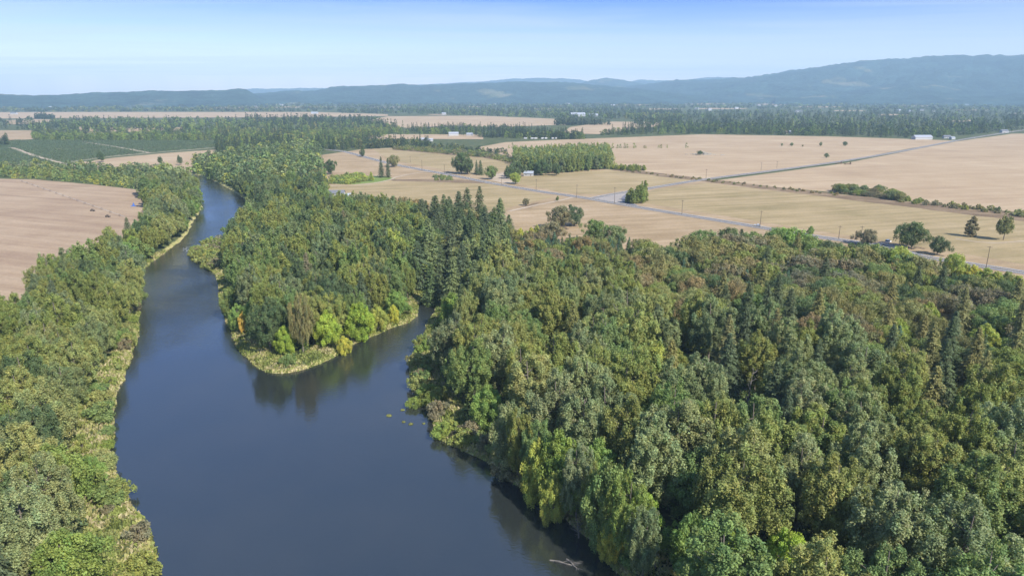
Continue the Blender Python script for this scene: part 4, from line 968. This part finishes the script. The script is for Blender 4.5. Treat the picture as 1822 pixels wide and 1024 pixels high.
FAR = {'dk': [(0.055, 0.08, 0.042), (0.065, 0.09, 0.045), (0.06, 0.075, 0.042)], 'md': [(0.10, 0.14, 0.045), (0.12, 0.14, 0.055), (0.09, 0.13, 0.045)], 'lt': [(0.19, 0.25, 0.06), (0.22, 0.255, 0.07), (0.16, 0.22, 0.06)],
       'yl': [(0.27, 0.27, 0.07), (0.23, 0.21, 0.07)]}
def far_band(M, poly, n, mix, conif, hb=(9, 17), hc=(16, 27), wide=1.0):
    """trees spread over a stretch of country seen as poly; n of them"""
    P = np.array(poly, float); lo, hi = P.min(0), P.max(0)
    c = rgm.uniform(lo, hi, (n*8, 2)); c = c[inside(c, P)][:n]
    g = np.array([G(u, v) for u, v in c]); d = np.linalg.norm(g, axis=1)
    cl = fbm(g[:, 0]/160+50, g[:, 1]/160+50, 5, 3)
    isc = (cl + rgm.normal(0, 0.12, len(g))) > np.quantile(cl, 1-conif) if conif > 0 else np.zeros(len(g), bool)
    for con in (True, False):
        for near in (True, False):
            m = (isc == con) & ((d < 2000) == near)
            if not m.any(): continue
            pr = (LOWC if near else TINC) if con else (LOWB if near else TINB)
            h = rgm.uniform(*(hc if con else hb), m.sum()); sz = h/pr[0].H
            key = rgm.choice(list(mix.keys()), m.sum(), p=np.array(list(mix.values()))/sum(mix.values()))
            if con: key = np.where(rgm.random(m.sum()) < 0.75, 'dk', 'md')
            col = np.array([FAR[q][rgm.integers(len(FAR[q]))] for q in key])*rgm.uniform(0.85, 1.15, (m.sum(), 1))
            w = wide*np.maximum(1.0, d[m]/2600.0)
            M.add(pr, np.c_[g[m], np.full(m.sum(), -0.5)], sz**0.7*w, sz, col, rgm)
FW = Mass()
B_ = lambda **k: k
far_band(FW, [(55,224),(60,249),(390,250),(400,240),(395,214),(120,214)], 800, B_(md=3, dk=1, lt=3), 0.12)
far_band(FW, [(60,246),(62,250),(390,251),(390,247)], 140, B_(lt=3, md=2), 0.0)
far_band(FW, [(385,214),(385,275),(480,272),(565,268),(640,262),(640,250),(700,240),(725,230),(640,216),(560,213)], 1150, B_(md=3, dk=1, lt=3.5, yl=1), 0.16)
far_band(FW, [(430,214),(560,213),(640,217),(722,228),(700,231),(620,222),(440,222)], 260, B_(dk=1), 0.9, hc=(22, 32))
far_band(FW, [(560,258),(565,268),(640,266),(700,263),(760,266),(765,258),(700,254),(640,252)], 200, B_(dk=3, md=2, yl=1), 0.5)
far_band(FW, [(400,244),(620,236),(800,236),(800,239),(700,240),(620,246),(500,262),(400,262)], 330, B_(lt=4, yl=1, md=1), 0.05)
far_band(FW, [(720,232),(735,238),(1040,248),(1040,243),(960,234),(900,228),(800,228)], 420, B_(md=2, dk=2, lt=1.5), 0.45, hb=(9, 15), hc=(14, 24))
far_band(FW, [(850,245),(1038,248.5),(1036,244),(850,241)], 150, B_(md=2, dk=2, lt=2), 0.3)
far_band(FW, [(760,262),(860,270),(905,278),(905,272),(850,266),(765,258)], 70, B_(dk=2, md=2, yl=1), 0.0, hb=(5, 9))
far_band(FW, [(985,223),(1085,222.5),(1080,218),(990,218)], 170, B_(dk=1), 0.75, hc=(16, 22))
far_band(FW, [(1065,241),(1250,238),(1480,242),(1480,234),(1300,226),(1190,224),(1070,238)], 520, B_(lt=3, md=3, dk=2), 0.15)
far_band(FW, [(1200,222),(1250,237),(1480,241.5),(1650,246.5),(1780,235),(1830,230),(2050,228),(2050,198),(1200,198)], 2300, B_(md=3, dk=2, lt=1), 0.45)
far_band(FW, [(1110,206),(1115,213),(1200,214),(1215,207),(1160,203.5)], 120, B_(lt=3, yl=2), 0.0)
far_band(FW, [(1130,196),(1130,224),(1210,224),(1210,196)], 330, B_(md=3, dk=2), 0.4)
far_band(FW, [(600,203),(760,203),(990,210.5),(1130,213),(1130,189),(600,187)], 1500, B_(md=3, dk=2, lt=1.4), 0.35)
far_band(FW, [(-200,212),(60,225),(60,212),(-200,206)], 60, B_(md=2, dk=2), 0.2)
far_band(FW, [(-200,231),(60,231),(60,222),(-200,222)], 70, B_(md=2, dk=2, lt=1), 0.2, hb=(6, 12))
far_band(FW, [(62,212),(95,212),(95,208.5),(62,208.5)], 60, B_(dk=1), 0.2)
far_band(FW, [(-60,262),(18,259),(18,250),(-60,250)], 50, B_(dk=1), 0.5)
far_band(FW, [(-400,199.5),(560,199),(600,195),(600,181),(-400,181)], 2200, B_(md=3, dk=2, lt=1.5, yl=.6), 0.15)
far_band(FW, [(420,187),(2100,199),(2100,178),(420,176.5)], 3000, B_(md=3, dk=2, lt=1.3), 0.28)
far_band(FW, [(1300,178),(2100,181),(2100,173.5),(1300,173.5)], 700, B_(dk=3, md=2), 0.5)
FW.build('far_woods')
# orchard rows
OR = Mass()
og = np.array(GP([(-200,262),(0,257),(25,250),(383,251),(388,262),(300,269),(200,277.5),(122,287.5),(100,292),(-200,295)]))
lo, hi = og.min(0), og.max(0)
gx, gy = np.meshgrid(np.arange(lo[0], hi[0], 6.5), np.arange(lo[1], hi[1], 4.0)); a = 0.12
c = np.stack([gx.ravel() + 0.12*(gy.ravel()-lo[1]), gy.ravel()], 1) + rgm.normal(0, 0.3, (gx.size, 2)); c = c[inside(c, og)]
trk = [catmull(GP(q)) for q in ([(120,293),(60,277),(20,263)], [(266,272.5),(220,264),(150,253)], [(100,265.5),(220,266),(320,262),(385,258)])]
for t_ in trk:
    dd = np.min(np.linalg.norm(c[:, None, :] - t_[None, ::2, :], axis=2), axis=1); c = c[dd > 6]
OR.add(TINB, np.c_[c, np.zeros(len(c))], np.full(len(c), 0.24)*rgm.uniform(.85, 1.15, len(c)), np.full(len(c), 0.13), np.array([(0.12, 0.165, 0.085)])*rgm.uniform(0.8, 1.2, (len(c), 1)), rgm)
tag(OR.build('orchard_rows'), 'dark green rows of low orchard trees beyond the tree line', 'orchard')
# undergrowth on the woodland floor
UG = Mass()
def scatter(n, x0, x1, y0, y1, test):
    c = np.stack([rgm.uniform(x0, x1, n), rgm.uniform(y0, y1, n)], 1); z, s = bank_height(c[:, 0], c[:, 1])
    u, v, _ = proj(c[:, 0], c[:, 1], 0); k = test(c, s, u, v); return c[k], z[k], s[k]
wood_polys = [GP(q) for q in ([(-420,1700),(300,1700),(330,1250),(290,960),(225,860),(205,770),(215,690),(253,600),(250,520),(290,455),(340,418),(362,370),(345,330),(300,318),(252,345),(272,395),(150,490),(60,578),(0,604),(-300,660)],
   [(405,590),(386,520),(365,475),(345,455),(420,420),(456,372),(560,372),(640,390),(740,400),(905,412),(912,440),(850,490),(760,510),(745,565),(690,585),(600,632),(500,662),(440,645)],
   [(790,505),(905,436),(1150,455),(1300,452),(1530,476),(1630,508),(1760,545),(2050,600),(2200,1500),(1650,1700),(1180,1700),(1130,1080),(960,890),(800,797),(728,700),(722,655),(760,575)])]
c, z, s = scatter(16000, -260, 420, 40, 620, lambda c, s, u, v: (s > np.where(v > 600, 13.0, 7.0)) & (inside(c, wood_polys[0]) | inside(c, wood_polys[1]) | inside(c, wood_polys[2])))
c, z = c[:5200], z[:5200]
ugp = [broadleaf('under', 980+i, 2.2, 2.4, 0.0, 12, 110, 0.75, 0.0, (0.6, 1.0), 0.05) for i in range(4)]
ucol = np.array([COLS[q] for q in ('mid green', 'dark green', 'mid green', 'bright green', 'olive')])
UG.add(ugp, np.c_[c, z-0.2], rgm.uniform(0.8, 1.5, len(c)), rgm.uniform(0.6, 1.4, len(c)), ucol[rgm.integers(0, 5, len(c))]*rgm.uniform(.8, 1.1, (len(c), 1)), rgm)
UG.build('undergrowth')
# grass and reeds along the shore
def grass(name, n, lo_, hi_, seed, cols, hmul=1.0):
    rg = np.random.default_rng(seed)
    c = np.stack([rg.uniform(-220, 130, n), rg.uniform(70, 560, n)], 1); z, s = bank_height(c[:, 0], c[:, 1])
    k = (z > WZ - 0.1) & (s > lo_) & (s < hi_ + 5*(fbm(c[:, 0]/14, c[:, 1]/14, 21)-0.3)); c, z = c[k], z[k]
    p = np.c_[c, z]; h = rg.uniform(0.35, 1.1, len(p))*hmul
    Nn = unit(np.c_[rg.normal(size=(len(p), 2)), rg.uniform(0.1, 0.8, len(p))]); T = np.c_[rg.normal(0, .35, (len(p), 2)), np.ones(len(p))]
    p[:, 2] += h*0.3
    V, Qd = quads(p, Nn, h*1.3, 0.55, rg, T=T)
    pt = fbm(c[:, 0]/5, c[:, 1]/5, 31, 3); cc = np.array(cols)[np.clip(((pt-0.25)*2*len(cols) + rg.normal(0, .5, len(p))).astype(int), 0, len(cols)-1)]*rg.uniform(.75, 1.2, (len(p), 1))
    o = link(name, np_mesh(name, V, Qd, np.repeat(cc, 4, axis=0)), [M_LEAF]); o.color = (1, 1, 1, 1); tag(o, kind='stuff')
grass('shore_grass', 1200000, -0.4, 11.0, 91, [(0.17, 0.20, 0.05), (0.25, 0.27, 0.08), (0.34, 0.32, 0.12), (0.42, 0.36, 0.2), (0.24, 0.27, 0.07)])

# ------------------------------------------------------------------ small things in and by the river
def hummock(u, v, r, lab):
    x, y = G(u, v, WZ); rg = np.random.default_rng(int(u*7+v)); n = int(220*r)
    d = unit(rg.normal(size=(n, 3))); d[:, 2] = np.abs(d[:, 2]); P_ = d*(r, r*.8, r*.5)*rg.uniform(.6, 1, (n, 1))
    V, Qd = quads(P_, unit(d+rg.normal(size=(n, 3))*.4), np.full(n, .45), .6, rg, T=d+np.array([0, 0, .8]))
    o = link('grass_hummock', np_mesh('grass_hummock', V, Qd, np.repeat(np.array([(0.25, .26, .08)])*rg.uniform(.7, 1.2, (n, 1)), 4, axis=0)), [M_LEAF], None, (x, y, WZ-.05))
    o.color = (1, 1, 1, 1); tag(o, lab, 'grass hummock', 'grass hummocks in the river')
for u, v, r, lab in [(692,739,.9,'largest grass hummock standing alone in the river bend'),(716,729,.7,'flat grass hummock close to the leaning bank bush'),(718,750,.6,'tiny grass hummock between the large one and the bank'),
                     (731,754,.75,'yellowish grass hummock near the bank'),(754,753,.5,'smallest grass hummock touching the bank shallows')]: hummock(u, v, r, lab)
def log(u, v, L_, rz, lab, seed):
    rg = np.random.default_rng(seed); x, y = G(u, v, WZ); m = MB()
    m.tube([(-L_/2, 0, 0), (-L_/6, .15, .12), (L_/6, -.1, .15), (L_/2, .1, 0)], [.16, .2, .16, .07], 7)
    for i in range(7):
        t = rg.uniform(-.4, .45)*L_; a = rg.uniform(-1.2, 1.2); q = rg.uniform(.6, 1.8)
        m.tube([(t, 0, .1), (t+q*.7, a*q*.5, .25+q*.25), (t+q*1.1, a*q*.9, .25+q*.4)], [.07, .05, .02], 5)
    r = m.build('driftwood_log', M_SNAG, None, (x, y, WZ+.02), rz); tag(r, lab, 'driftwood')
log(1000, 1001, 5.5, -0.35, 'grey branching driftwood log lying in the dark shaded water', 3)
log(1018, 1003, 4.0, -1.0, 'thin forked driftwood branch beside the larger log', 4)
log(205, 895, 4.5, 0.5, 'pale fallen branch on the grassy bank under the maple', 5)
bush = [(735,722)]
x, y = G(738, 722, WZ); put('shrub', x, y, 3.0, 'yellow-green', 1.2)
p = PR['shrub', 0][1]; o = bpy.data.objects.new('shrub', one_mesh(p)); COL.objects.link(o); o.location = (x, y, WZ-.1); o.color = (*COLS['moss green'], 1); o.scale = (1.1, 1, .9)
tag(o, 'yellow-green bush leaning out over the water at the river bend', 'shrub', 'shrubs')
# white water and stones at the narrow bend
rg = np.random.default_rng(12)
V, Qd = [], []
for i in range(22):
    u, v = rg.normal(332, 6), rg.normal(444, 2.0); x, y = G(u, v, WZ); r = rg.uniform(.1, .35); k = len(V)
    for q in range(6): V.append((x + 2.0*r*math.cos(q*1.047)*rg.uniform(.7, 1.2), y + .7*r*math.sin(q*1.047)*rg.uniform(.7, 1.2), WZ + .02 + .12*(q % 2)*rg.uniform(0, 1)))
    Qd += [(k, k+1, k+2, k+5), (k+2, k+3, k+4, k+5)]
M_FOAM = simple('foam', (0.75, 0.78, 0.8), 0.6, 0.3, 0.1)
tag(link('white_water', np_mesh('white_water', V, Qd), [M_FOAM]), kind='stuff')

# ------------------------------------------------------------------ poles, vehicles, houses, farm gear
def pole(u, v, h, lab, arm=True):
    x, y = G(u, v); r = empty('utility_pole', (x, y, 0), R_(-28)); tag(r, lab, 'utility pole', 'utility poles along the roads')
    m = MB(); m.tube([(0, 0, -.3), (.03, 0, h*.5), (0, .02, h)], [.2, .17, .13], 7); m.build('post', M_POLE, r)
    if arm:
        m = MB(); m.box(-1.2, 1.2, -.07+.17, .07+.17, h-.75, h-.58); m.build('crossarm', M_POLE, r)
        for s in (-1.05, 0, 1.05):
            m = MB(); m.tube([(s, .17, h-.58), (s, .17, h-.32)], [.05, .035], 6); m.build('insulator', M_GALV, r)
for u, v, h, lab in [(751,303,12.5,'utility pole on the road verge near the brown dome oak'),(791,311,12,'utility pole on the road facing the big dark field oak'),(892,331,11.5,'utility pole by the road at the farm yard'),
        (954,340,12,'utility pole by the road past the yellowish roadside tree'),(1026,352,12.5,'utility pole where the dirt track meets the road'),(1093,363,15,'tall utility pole at the road junction triangle'),
        (1213,382,12,'utility pole by the road beyond the olive junction trees'),(1352,405,12.5,'utility pole beside the silver car on the road'),(1492,425,9,'utility pole on the road behind the bright oak'),
        (1531,428,10,'utility pole beside the grey half-bare tree'),(1754,478,13,'large utility pole above the yellow thicket by the road'),(1256,318,11,'utility pole where the weed strip meets the side road'),
        (1354,303,10,'utility pole along the side road nearest its bend'),(1382,299,9,'second utility pole along the side road'),(730,289,9,'short utility pole beyond the brown dome oak')]:
    pole(u, v, h, lab)

def car(u, v, rz, paint, name, lab, van=False):
    x, y = G(u, v); r = empty(name, (x, y, 0.33), rz); tag(r, lab, 'van' if van else 'car')
    L_, W, Hh = (4.9, 1.95, 2.0) if van else (4.5, 1.8, 1.45); a = L_/2
    m = MB(); m.prism([(-a, .35), (a-.1, .35), (a, .6), (a-.05, .85), (a-1.1, 1.0), (-a+.05, 1.0), (-a, .7)], -W/2, W/2); m.build('body', paint, r)
    if van: pr = [(a-1.3, 1.0), (a-2.0, Hh-.06), (-a+.25, Hh-.06), (-a+.06, 1.0)]
    else: pr = [(a-1.3, 1.0), (a-2.1, Hh-.06), (-a+1.1, Hh-.06), (-a+.35, 1.0)]
    m = MB(); m.prism(pr, -W/2+.12, W/2-.12); m.build('window', M_GLASS, r)
    m = MB(); m.prism([(pr[1][0]+.05, Hh-.06), (pr[1][0], Hh), (pr[2][0], Hh), (pr[2][0]-.05, Hh-.06)], -W/2+.1, W/2-.1); m.build('roof', paint, r)
    for xx in (pr[1][0]-.1, (pr[1][0]+pr[2][0])/2, pr[2][0]+.1):
        m = MB()
        for s in (-1, 1): m.box(xx-.06, xx+.06, s*(W/2-.14)-.04, s*(W/2-.14)+.04, .98, Hh-.05)
        m.build('pillar', paint, r)
    for sx in (-a+.85, a-.85):
        for sy in (-1, 1):
            m = MB(); m.tube([(sx, sy*(W/2-.22), .33), (sx, sy*(W/2+.02), .33)], .33, 14); wh = m.build('wheel', M_TYRE, r)
            m = MB(); m.tube([(sx, sy*(W/2-.02), .33), (sx, sy*(W/2+.035), .33)], .19, 10); m.build('rim', M_GALV, wh)
    for sy in (-.6, .6):
        m = MB(); m.box(a-.08, a+.02, sy-.16, sy+.16, .62, .8); m.build('headlight', M_SILVER, r)
        m = MB(); m.box(-a-.02, -a+.08, sy-.14, sy+.14, .65, .82); m.build('tail_light', M_RED, r)
    return r
car(1580, 432, R_(35), M_CARWHITE, 'parked_van', 'white van parked on the gravel lay-by beside the dark spreading oak', True)
car(1347, 402.5, R_(152), M_SILVER, 'silver_car', 'silver car driving along the road beside a utility pole')

def house(u, v, w, d, h, rz, wall, roof, lab, cat='house', name='house', rise=None, win=True, dist_uv=None):
    x, y = G(u, v); r = empty(name, (x, y, 0), rz); tag(r, lab, cat); rise = rise or d*.28
    m = MB(); m.prism([(-d/2, -.3), (d/2, -.3), (d/2, h), (0, h+rise), (-d/2, h)], -w/2, w/2); b = m.build('wall', wall, r); b.rotation_euler = (0, 0, R_(90))
    m = MB(); t = .25; o_ = .5
    for s in (-1, 1):
        k = s*(d/2+o_); zz = h - rise*o_/(d/2)
        m.prism([(0, h+rise+.03), (k, zz+.03), (k, zz+.03+t), (0, h+rise+.03+t)], -w/2-o_, w/2+o_)
    b = m.build('roof', roof, r); b.rotation_euler = (0, 0, R_(90))
    if win:
        for i in range(max(2, int(w/4))):
            xx = -w/2 + (i+.5)*w/max(2, int(w/4))
            if i == 1:
                m = MB(); m.box(xx-.5, xx+.5, -d/2-.06, -d/2+.05, 0, 2.1); m.build('door', M_ROOFB, r)
            else:
                m = MB(); m.box(xx-.75, xx+.75, -d/2-.05, -d/2+.05, 1.0, 2.3); wf = m.build('window_frame', M_LINE, r)
                m = MB(); m.box(xx-.62, xx+.62, -d/2-.08, -d/2-.04, 1.12, 2.18); m.build('pane', M_GLASS, wf)
    return r
house(597, 349, 17, 9, 3.2, R_(4), M_WHITE, M_ROOFG, 'white bungalow with slate-grey roof at the edge of the woods')
house(622, 352, 7, 6, 2.6, R_(30), M_WHITE, M_METAL, 'small white shed behind the bungalow at the wood edge', 'shed', 'shed', win=False)
house(941, 312.5, 11, 8, 3.2, R_(-12), M_WHITE, M_METAL, 'small white farmhouse between dark trees and poplar grove')
for (u, v, w, d, h, rz, rf, lab, cat) in [(807,241.5,22,12,5,8,M_METAL,'white barn with pale roof among trees beyond the pasture','barn'),(836,241.5,14,9,4,-10,M_METAL,'small pale farm building next to the white barn','barn'),
        (1640,248,38,14,5,5,M_METAL,'long white barn at the head of the stubble field','barn'),(1684,246,14,9,4,-10,M_ROOFG,'grey-roofed house near the long white barn','house'),(1694,248,9,7,3.5,12,M_METAL,'small pale shed by the side road near the long barn','shed'),
        (1786,236,16,11,4.5,0,M_ROOFG,'grey-roofed house at the far end of the side road','house'),(1408,237.5,14,9,4,15,M_METAL,'white shed on the edge of the wood beyond the stubble','shed'),(1395,238,12,9,4,-15,M_ROOFB,'brown-roofed house hidden at the wood edge beyond stubble','house'),
        (755,250.5,14,9,3.5,0,M_METAL,'pale shed by the hedge beyond the pasture','shed'),(765,251.5,12,8,3.5,10,M_METAL,'low white shed next to another pale shed beyond the pasture','shed'),
        (1028,207,60,30,7,4,M_METAL,'long pale warehouse far away amid the woods','warehouse'),(1056,207.5,36,20,6,-6,M_METAL,'smaller pale warehouse far away beside the long one','warehouse'),
        (150,245,12,9,4,0,M_ROOFB,'brown-roofed house in the trees beyond the orchard','house'),(432,223,16,10,4,10,M_METAL,'pale house far off under dark conifers','house'),(560,203,30,18,5,0,M_METAL,'pale barn by the far tan strip','barn'),(25,203.5,26,16,5,0,M_ROOFG,'grey-roofed barn on the far tan strip','barn')]:
    house(u, v, w, d, h, R_(rz), M_WHITE, rf, lab, cat, cat, win=(cat == 'house'))
# scattered town houses far out
town = [(1240,195,1),(1262,197,1),(1285,198,0),(1310,194,1),(1090,189,1),(1145,183.5,1),(1180,181,0),(1225,180.5,1),(1260,181,1),(1420,200,0),(1460,203,1),(1600,198,1),(1620,199.5,1),(1640,197,0),(1660,198.5,1),(1720,188,1),(1740,186,1),(1575,192,0),
        (60,189,1),(90,192,1),(150,186,0),(200,188,1),(270,183,1),(300,184.5,1),(440,190,1),(455,191,0),(500,188,1),(520,186,1),(555,184,1),(610,181,1),(680,182,0),(880,186,1),(930,183,1),(790,204.5,1),(1010,186,1),(1040,183,1),(1380,190,1),(1350,189,1)]
for i, (u, v, k) in enumerate(town):
    x, y = G(u, v); dd = math.hypot(x, y); w = random.uniform(16, 34); m = MB(); d = w*.6; h = random.uniform(5, 8)
    m.prism([(-d/2, -.3), (d/2, -.3), (d/2, h), (0, h+d*.25), (-d/2, h)], -w/2, w/2)
    r = m.build('house', M_WHITE, None, (x, y, 0), R_(random.uniform(60, 120))); r['kind'] = 'thing'
    m2 = MB()
    for s in (-1, 1): m2.prism([(0, h+d*.25+.05), (s*(d/2+.6), h-.25), (s*(d/2+.6), h+.15), (0, h+d*.25+.45)], -w/2-.6, w/2+.6)
    m2.build('roof', M_METAL if k else M_ROOFG, r)
    tag(r, 'tiny pale building far away among woods on the hazy plain', 'house', 'far buildings on the hazy plain')
# parked trailers by the far farm
for i in range(7):
    x, y = G(935 + i*9 + (i % 2)*3, 247.5); m = MB(); m.box(-3.5, 3.5, -1.25, 1.25, .6, 3.4)
    r = m.build('farm_trailer', M_WHITE, None, (x, y, 0), R_(10*i)); m = MB()
    for s in (-1.8, 1.8): m.tube([(s, -1.3, .5), (s, 1.3, .5)], .5, 10)
    m.build('wheel', M_TYRE, r); tag(r, 'white farm trailer parked in a row at the head of the stubble field', 'trailer', 'white trailers in a row')
# irrigation gear
x, y = G(238, 367); r = empty('irrigation_stand', (x, y, 0), 0.3); tag(r, 'blue irrigation pump stand on the raked field beside the trees', 'pump stand')
m = MB(); m.box(-2.2, 2.2, -1.0, 1.0, .1, .5); m.build('skid', M_BLUE, r)
m = MB(); m.tube([(0, 0, .5), (0, 0, 2.2)], [1.0, .7], 12); m.tube([(0, 0, 2.2), (0, 0, 3.4)], [.3, .25], 8); m.build('pump_tank', M_BLUE, r)
m = MB(); m.tube([(2, 0, .4), (9, .3, .3), (14, .6, .3)], .12, 6); m.build('pipe', M_GALV, r)
A, B = np.array(G(35, 322)), np.array(G(222, 388)); dv_ = B-A; Lr = np.linalg.norm(dv_); rz = math.atan2(dv_[1], dv_[0])
r = empty('irrigation_line', (A[0], A[1], 0), rz); tag(r, 'long wheeled irrigation line crossing the raked field', 'irrigation line')
m = MB(); m.tube([(Lr*.0, 0, 1.3), (Lr*.5, 0, 1.35), (Lr, 0, 1.3)], .1, 6); m.build('pipe', M_GALV, r)
for i in range(15):
    q = Lr*(i+.5)/15; m = MB(); pts = [(q, .0 + 0.85*math.cos(t*.5236), 1.0 + 0.85*math.sin(t*.5236)) for t in range(13)]
    m.tube(pts, .07, 4)
    for t in range(3): m.tube([(q, .85*math.cos(t*1.047), 1+.85*math.sin(t*1.047)), (q, -.85*math.cos(t*1.047), 1-.85*math.sin(t*1.047))], .04, 4)
    m.build('wheel', M_POLE, r)
for i, (u, v) in enumerate([(165,375.5),(192,386)]):
    x, y = G(u, v); r = empty('irrigation_cart', (x, y, 0), -.3); tag(r, ['dark irrigation drive cart midway along the wheeled line', 'dark irrigation drive cart at the river end of the wheeled line'][i], 'irrigation cart')
    m = MB(); m.box(-2, 2, -.6, .6, .5, 1.2); m.prism([(-.8, 1.2), (.8, 1.2), (.4, 2.0), (-.6, 2.0)], -.5, .5); m.build('engine_box', M_POLE, r)
    for s in (-1.5, 1.5):
        m = MB(); m.tube([(s, -.8, .5), (s, .8, .5)], .5, 10); m.build('wheel', M_TYRE, r)
for i, (u, v) in enumerate([(1492,291.5),(1508,292.5)]):
    x, y = G(u, v); r = empty('hay_wagon', (x, y, 0), R_(4)); tag(r, ['dark farm implement in the stubble nearer the side road', 'dark farm implement in the stubble farther along'][i], 'farm implement')
    m = MB(); m.box(-5, 5, -1, 1, .6, 1.3); m.build('frame', M_WEEDS, r); m = MB(); m.box(3.2, 4.6, -.6, .6, 1.3, 3.2); m.build('mast', M_POLE, r)
    for s in (-3.5, 3.5):
        m = MB(); m.tube([(s, -1.15, .5), (s, 1.15, .5)], .5, 10); m.build('wheel', M_TYRE, r)
# scrap heap out in the stubble
x, y = G(1252, 275); rg = np.random.default_rng(9); m = MB()
for i in range(46):
    a = rg.uniform(0, 6.28); q = abs(rg.normal(0, 9)); w = rg.uniform(.8, 2.8); zz = rg.uniform(0, max(.3, 4-q*.3))
    m.box(q*1.6*math.cos(a)-w, q*1.6*math.cos(a)+w, q*.6*math.sin(a)-w*.6, q*.6*math.sin(a)+w*.6, -.1, zz+rg.uniform(.4, 1.0))
tag(m.build('rubble_heap', M_ROCK, None, (x, y, 0)), 'low grey rubble heap alone in the pale stubble field', 'rubble heap')
p = PR['oak', 1][0]; o = bpy.data.objects.new('oak_tree', one_mesh(p)); COL.objects.link(o); o.location = (x-8, y-8, 0); o.scale = (.5, .5, .45); o.color = (*COLS['dark green'], 1)
tag(o, 'small dark tree growing out of the rubble heap', 'tree', GRP['oak'])

# ------------------------------------------------------------------ air, sky and sun
bm = MB(); bm.box(-17200, 17200, -3000, 18300, -4.6, 690)
hz = bm.build('haze', bpy.data.materials.new('haze_air')); tag(hz, kind='stuff')
hm = hz.data.materials[0]; hm.use_nodes = True; nt = hm.node_tree; nt.nodes.clear()
o = N(nt, 'ShaderNodeOutputMaterial'); pv = N(nt, 'ShaderNodeVolumePrincipled')
pv.inputs['Color'].default_value = (0.54, 0.79, 1.0, 1); pv.inputs['Density'].default_value = 0.000085; pv.inputs['Anisotropy'].default_value = 0.0
nt.links.new(pv.outputs[0], o.inputs['Volume'])

SUN_EL, SUN_AZ = R_(43), math.atan2(0.70, -0.71)       # azimuth from +Y towards +X: the sun stands behind the camera's right shoulder
sd = Vector((math.cos(SUN_EL)*math.sin(SUN_AZ), math.cos(SUN_EL)*math.cos(SUN_AZ), math.sin(SUN_EL)))
sun = bpy.data.objects.new('sun', bpy.data.lights.new('sun', 'SUN')); COL.objects.link(sun)
sun.data.energy = 4.8; sun.data.angle = R_(0.53); sun.data.color = (1.0, 0.95, 0.87)
sun.rotation_euler = sd.to_track_quat('Z', 'Y').to_euler(); sun.location = (0, 0, 300)
w = bpy.data.worlds.new('World'); sc.world = w; w.use_nodes = True; nt = w.node_tree
bg = nt.nodes['Background']; sky = N(nt, 'ShaderNodeTexSky', sky_type='NISHITA'); sky.sun_disc = False
sky.sun_elevation = SUN_EL; sky.sun_rotation = SUN_AZ; sky.altitude = 100; sky.air_density = 1.0; sky.dust_density = 0.6; sky.ozone_density = 2.0
tc = N(nt, 'ShaderNodeTexCoord'); sep = N(nt, 'ShaderNodeSeparateXYZ'); nt.links.new(tc.outputs['Generated'], sep.inputs[0])
# thin cirrus on a plane high above: direction divided by its height
zz = math_(nt, 'MAXIMUM', sep.outputs[2], 0.02)
cb = N(nt, 'ShaderNodeCombineXYZ'); nt.links.new(math_(nt, 'DIVIDE', sep.outputs[0], zz), cb.inputs[0]); nt.links.new(math_(nt, 'DIVIDE', sep.outputs[1], zz), cb.inputs[1])
cv = mapping(nt, cb.outputs[0], (0.10, 0.30, 1), (0, 0, R_(12)))
cn = noise(nt, cv, 1.0, 7, 0.55, 0.8)
cr = ramp(nt, cn, [(0.42, (0, 0, 0)), (0.64, (1, 1, 1))])
tint = ramp(nt, sep.outputs[2], [(0.0, (1.0, 0.86, 0.82)), (0.045, (0.66, 0.62, 0.70)), (0.13, (0.10, 0.225, 0.60)), (0.6, (0.58, 0.74, 0.94))])
skc = mixc(nt, 1.0, sky.outputs[0], tint, 'MULTIPLY')
cl = mixc(nt, math_(nt, 'MULTIPLY', cr, 0.4), skc, (2.9, 3.2, 3.5))
nt.links.new(cl, bg.inputs['Color']); bg.inputs['Strength'].default_value = 0.15

sc.view_settings.view_transform = 'Standard'; sc.view_settings.look = 'None'; sc.view_settings.exposure = 0.9; sc.view_settings.gamma = 1.0
cy = sc.cycles
cy.max_bounces = 5; cy.diffuse_bounces = 4; cy.glossy_bounces = 2; cy.transmission_bounces = 2; cy.volume_bounces = 0; cy.transparent_max_bounces = 4
cy.use_denoising = True
try: cy.denoiser = 'OPENIMAGEDENOISE'; cy.denoising_input_passes = 'RGB_ALBEDO_NORMAL'
except Exception: pass
cy.sample_clamp_indirect = 4.0
sc.render.use_persistent_data = False
print('TREES', len(TREES), 'singles', len(singles), 'mass', len(mass), {k: (len(v), sum(t['seen'] for t in v)) for k, v in bykind.items()})
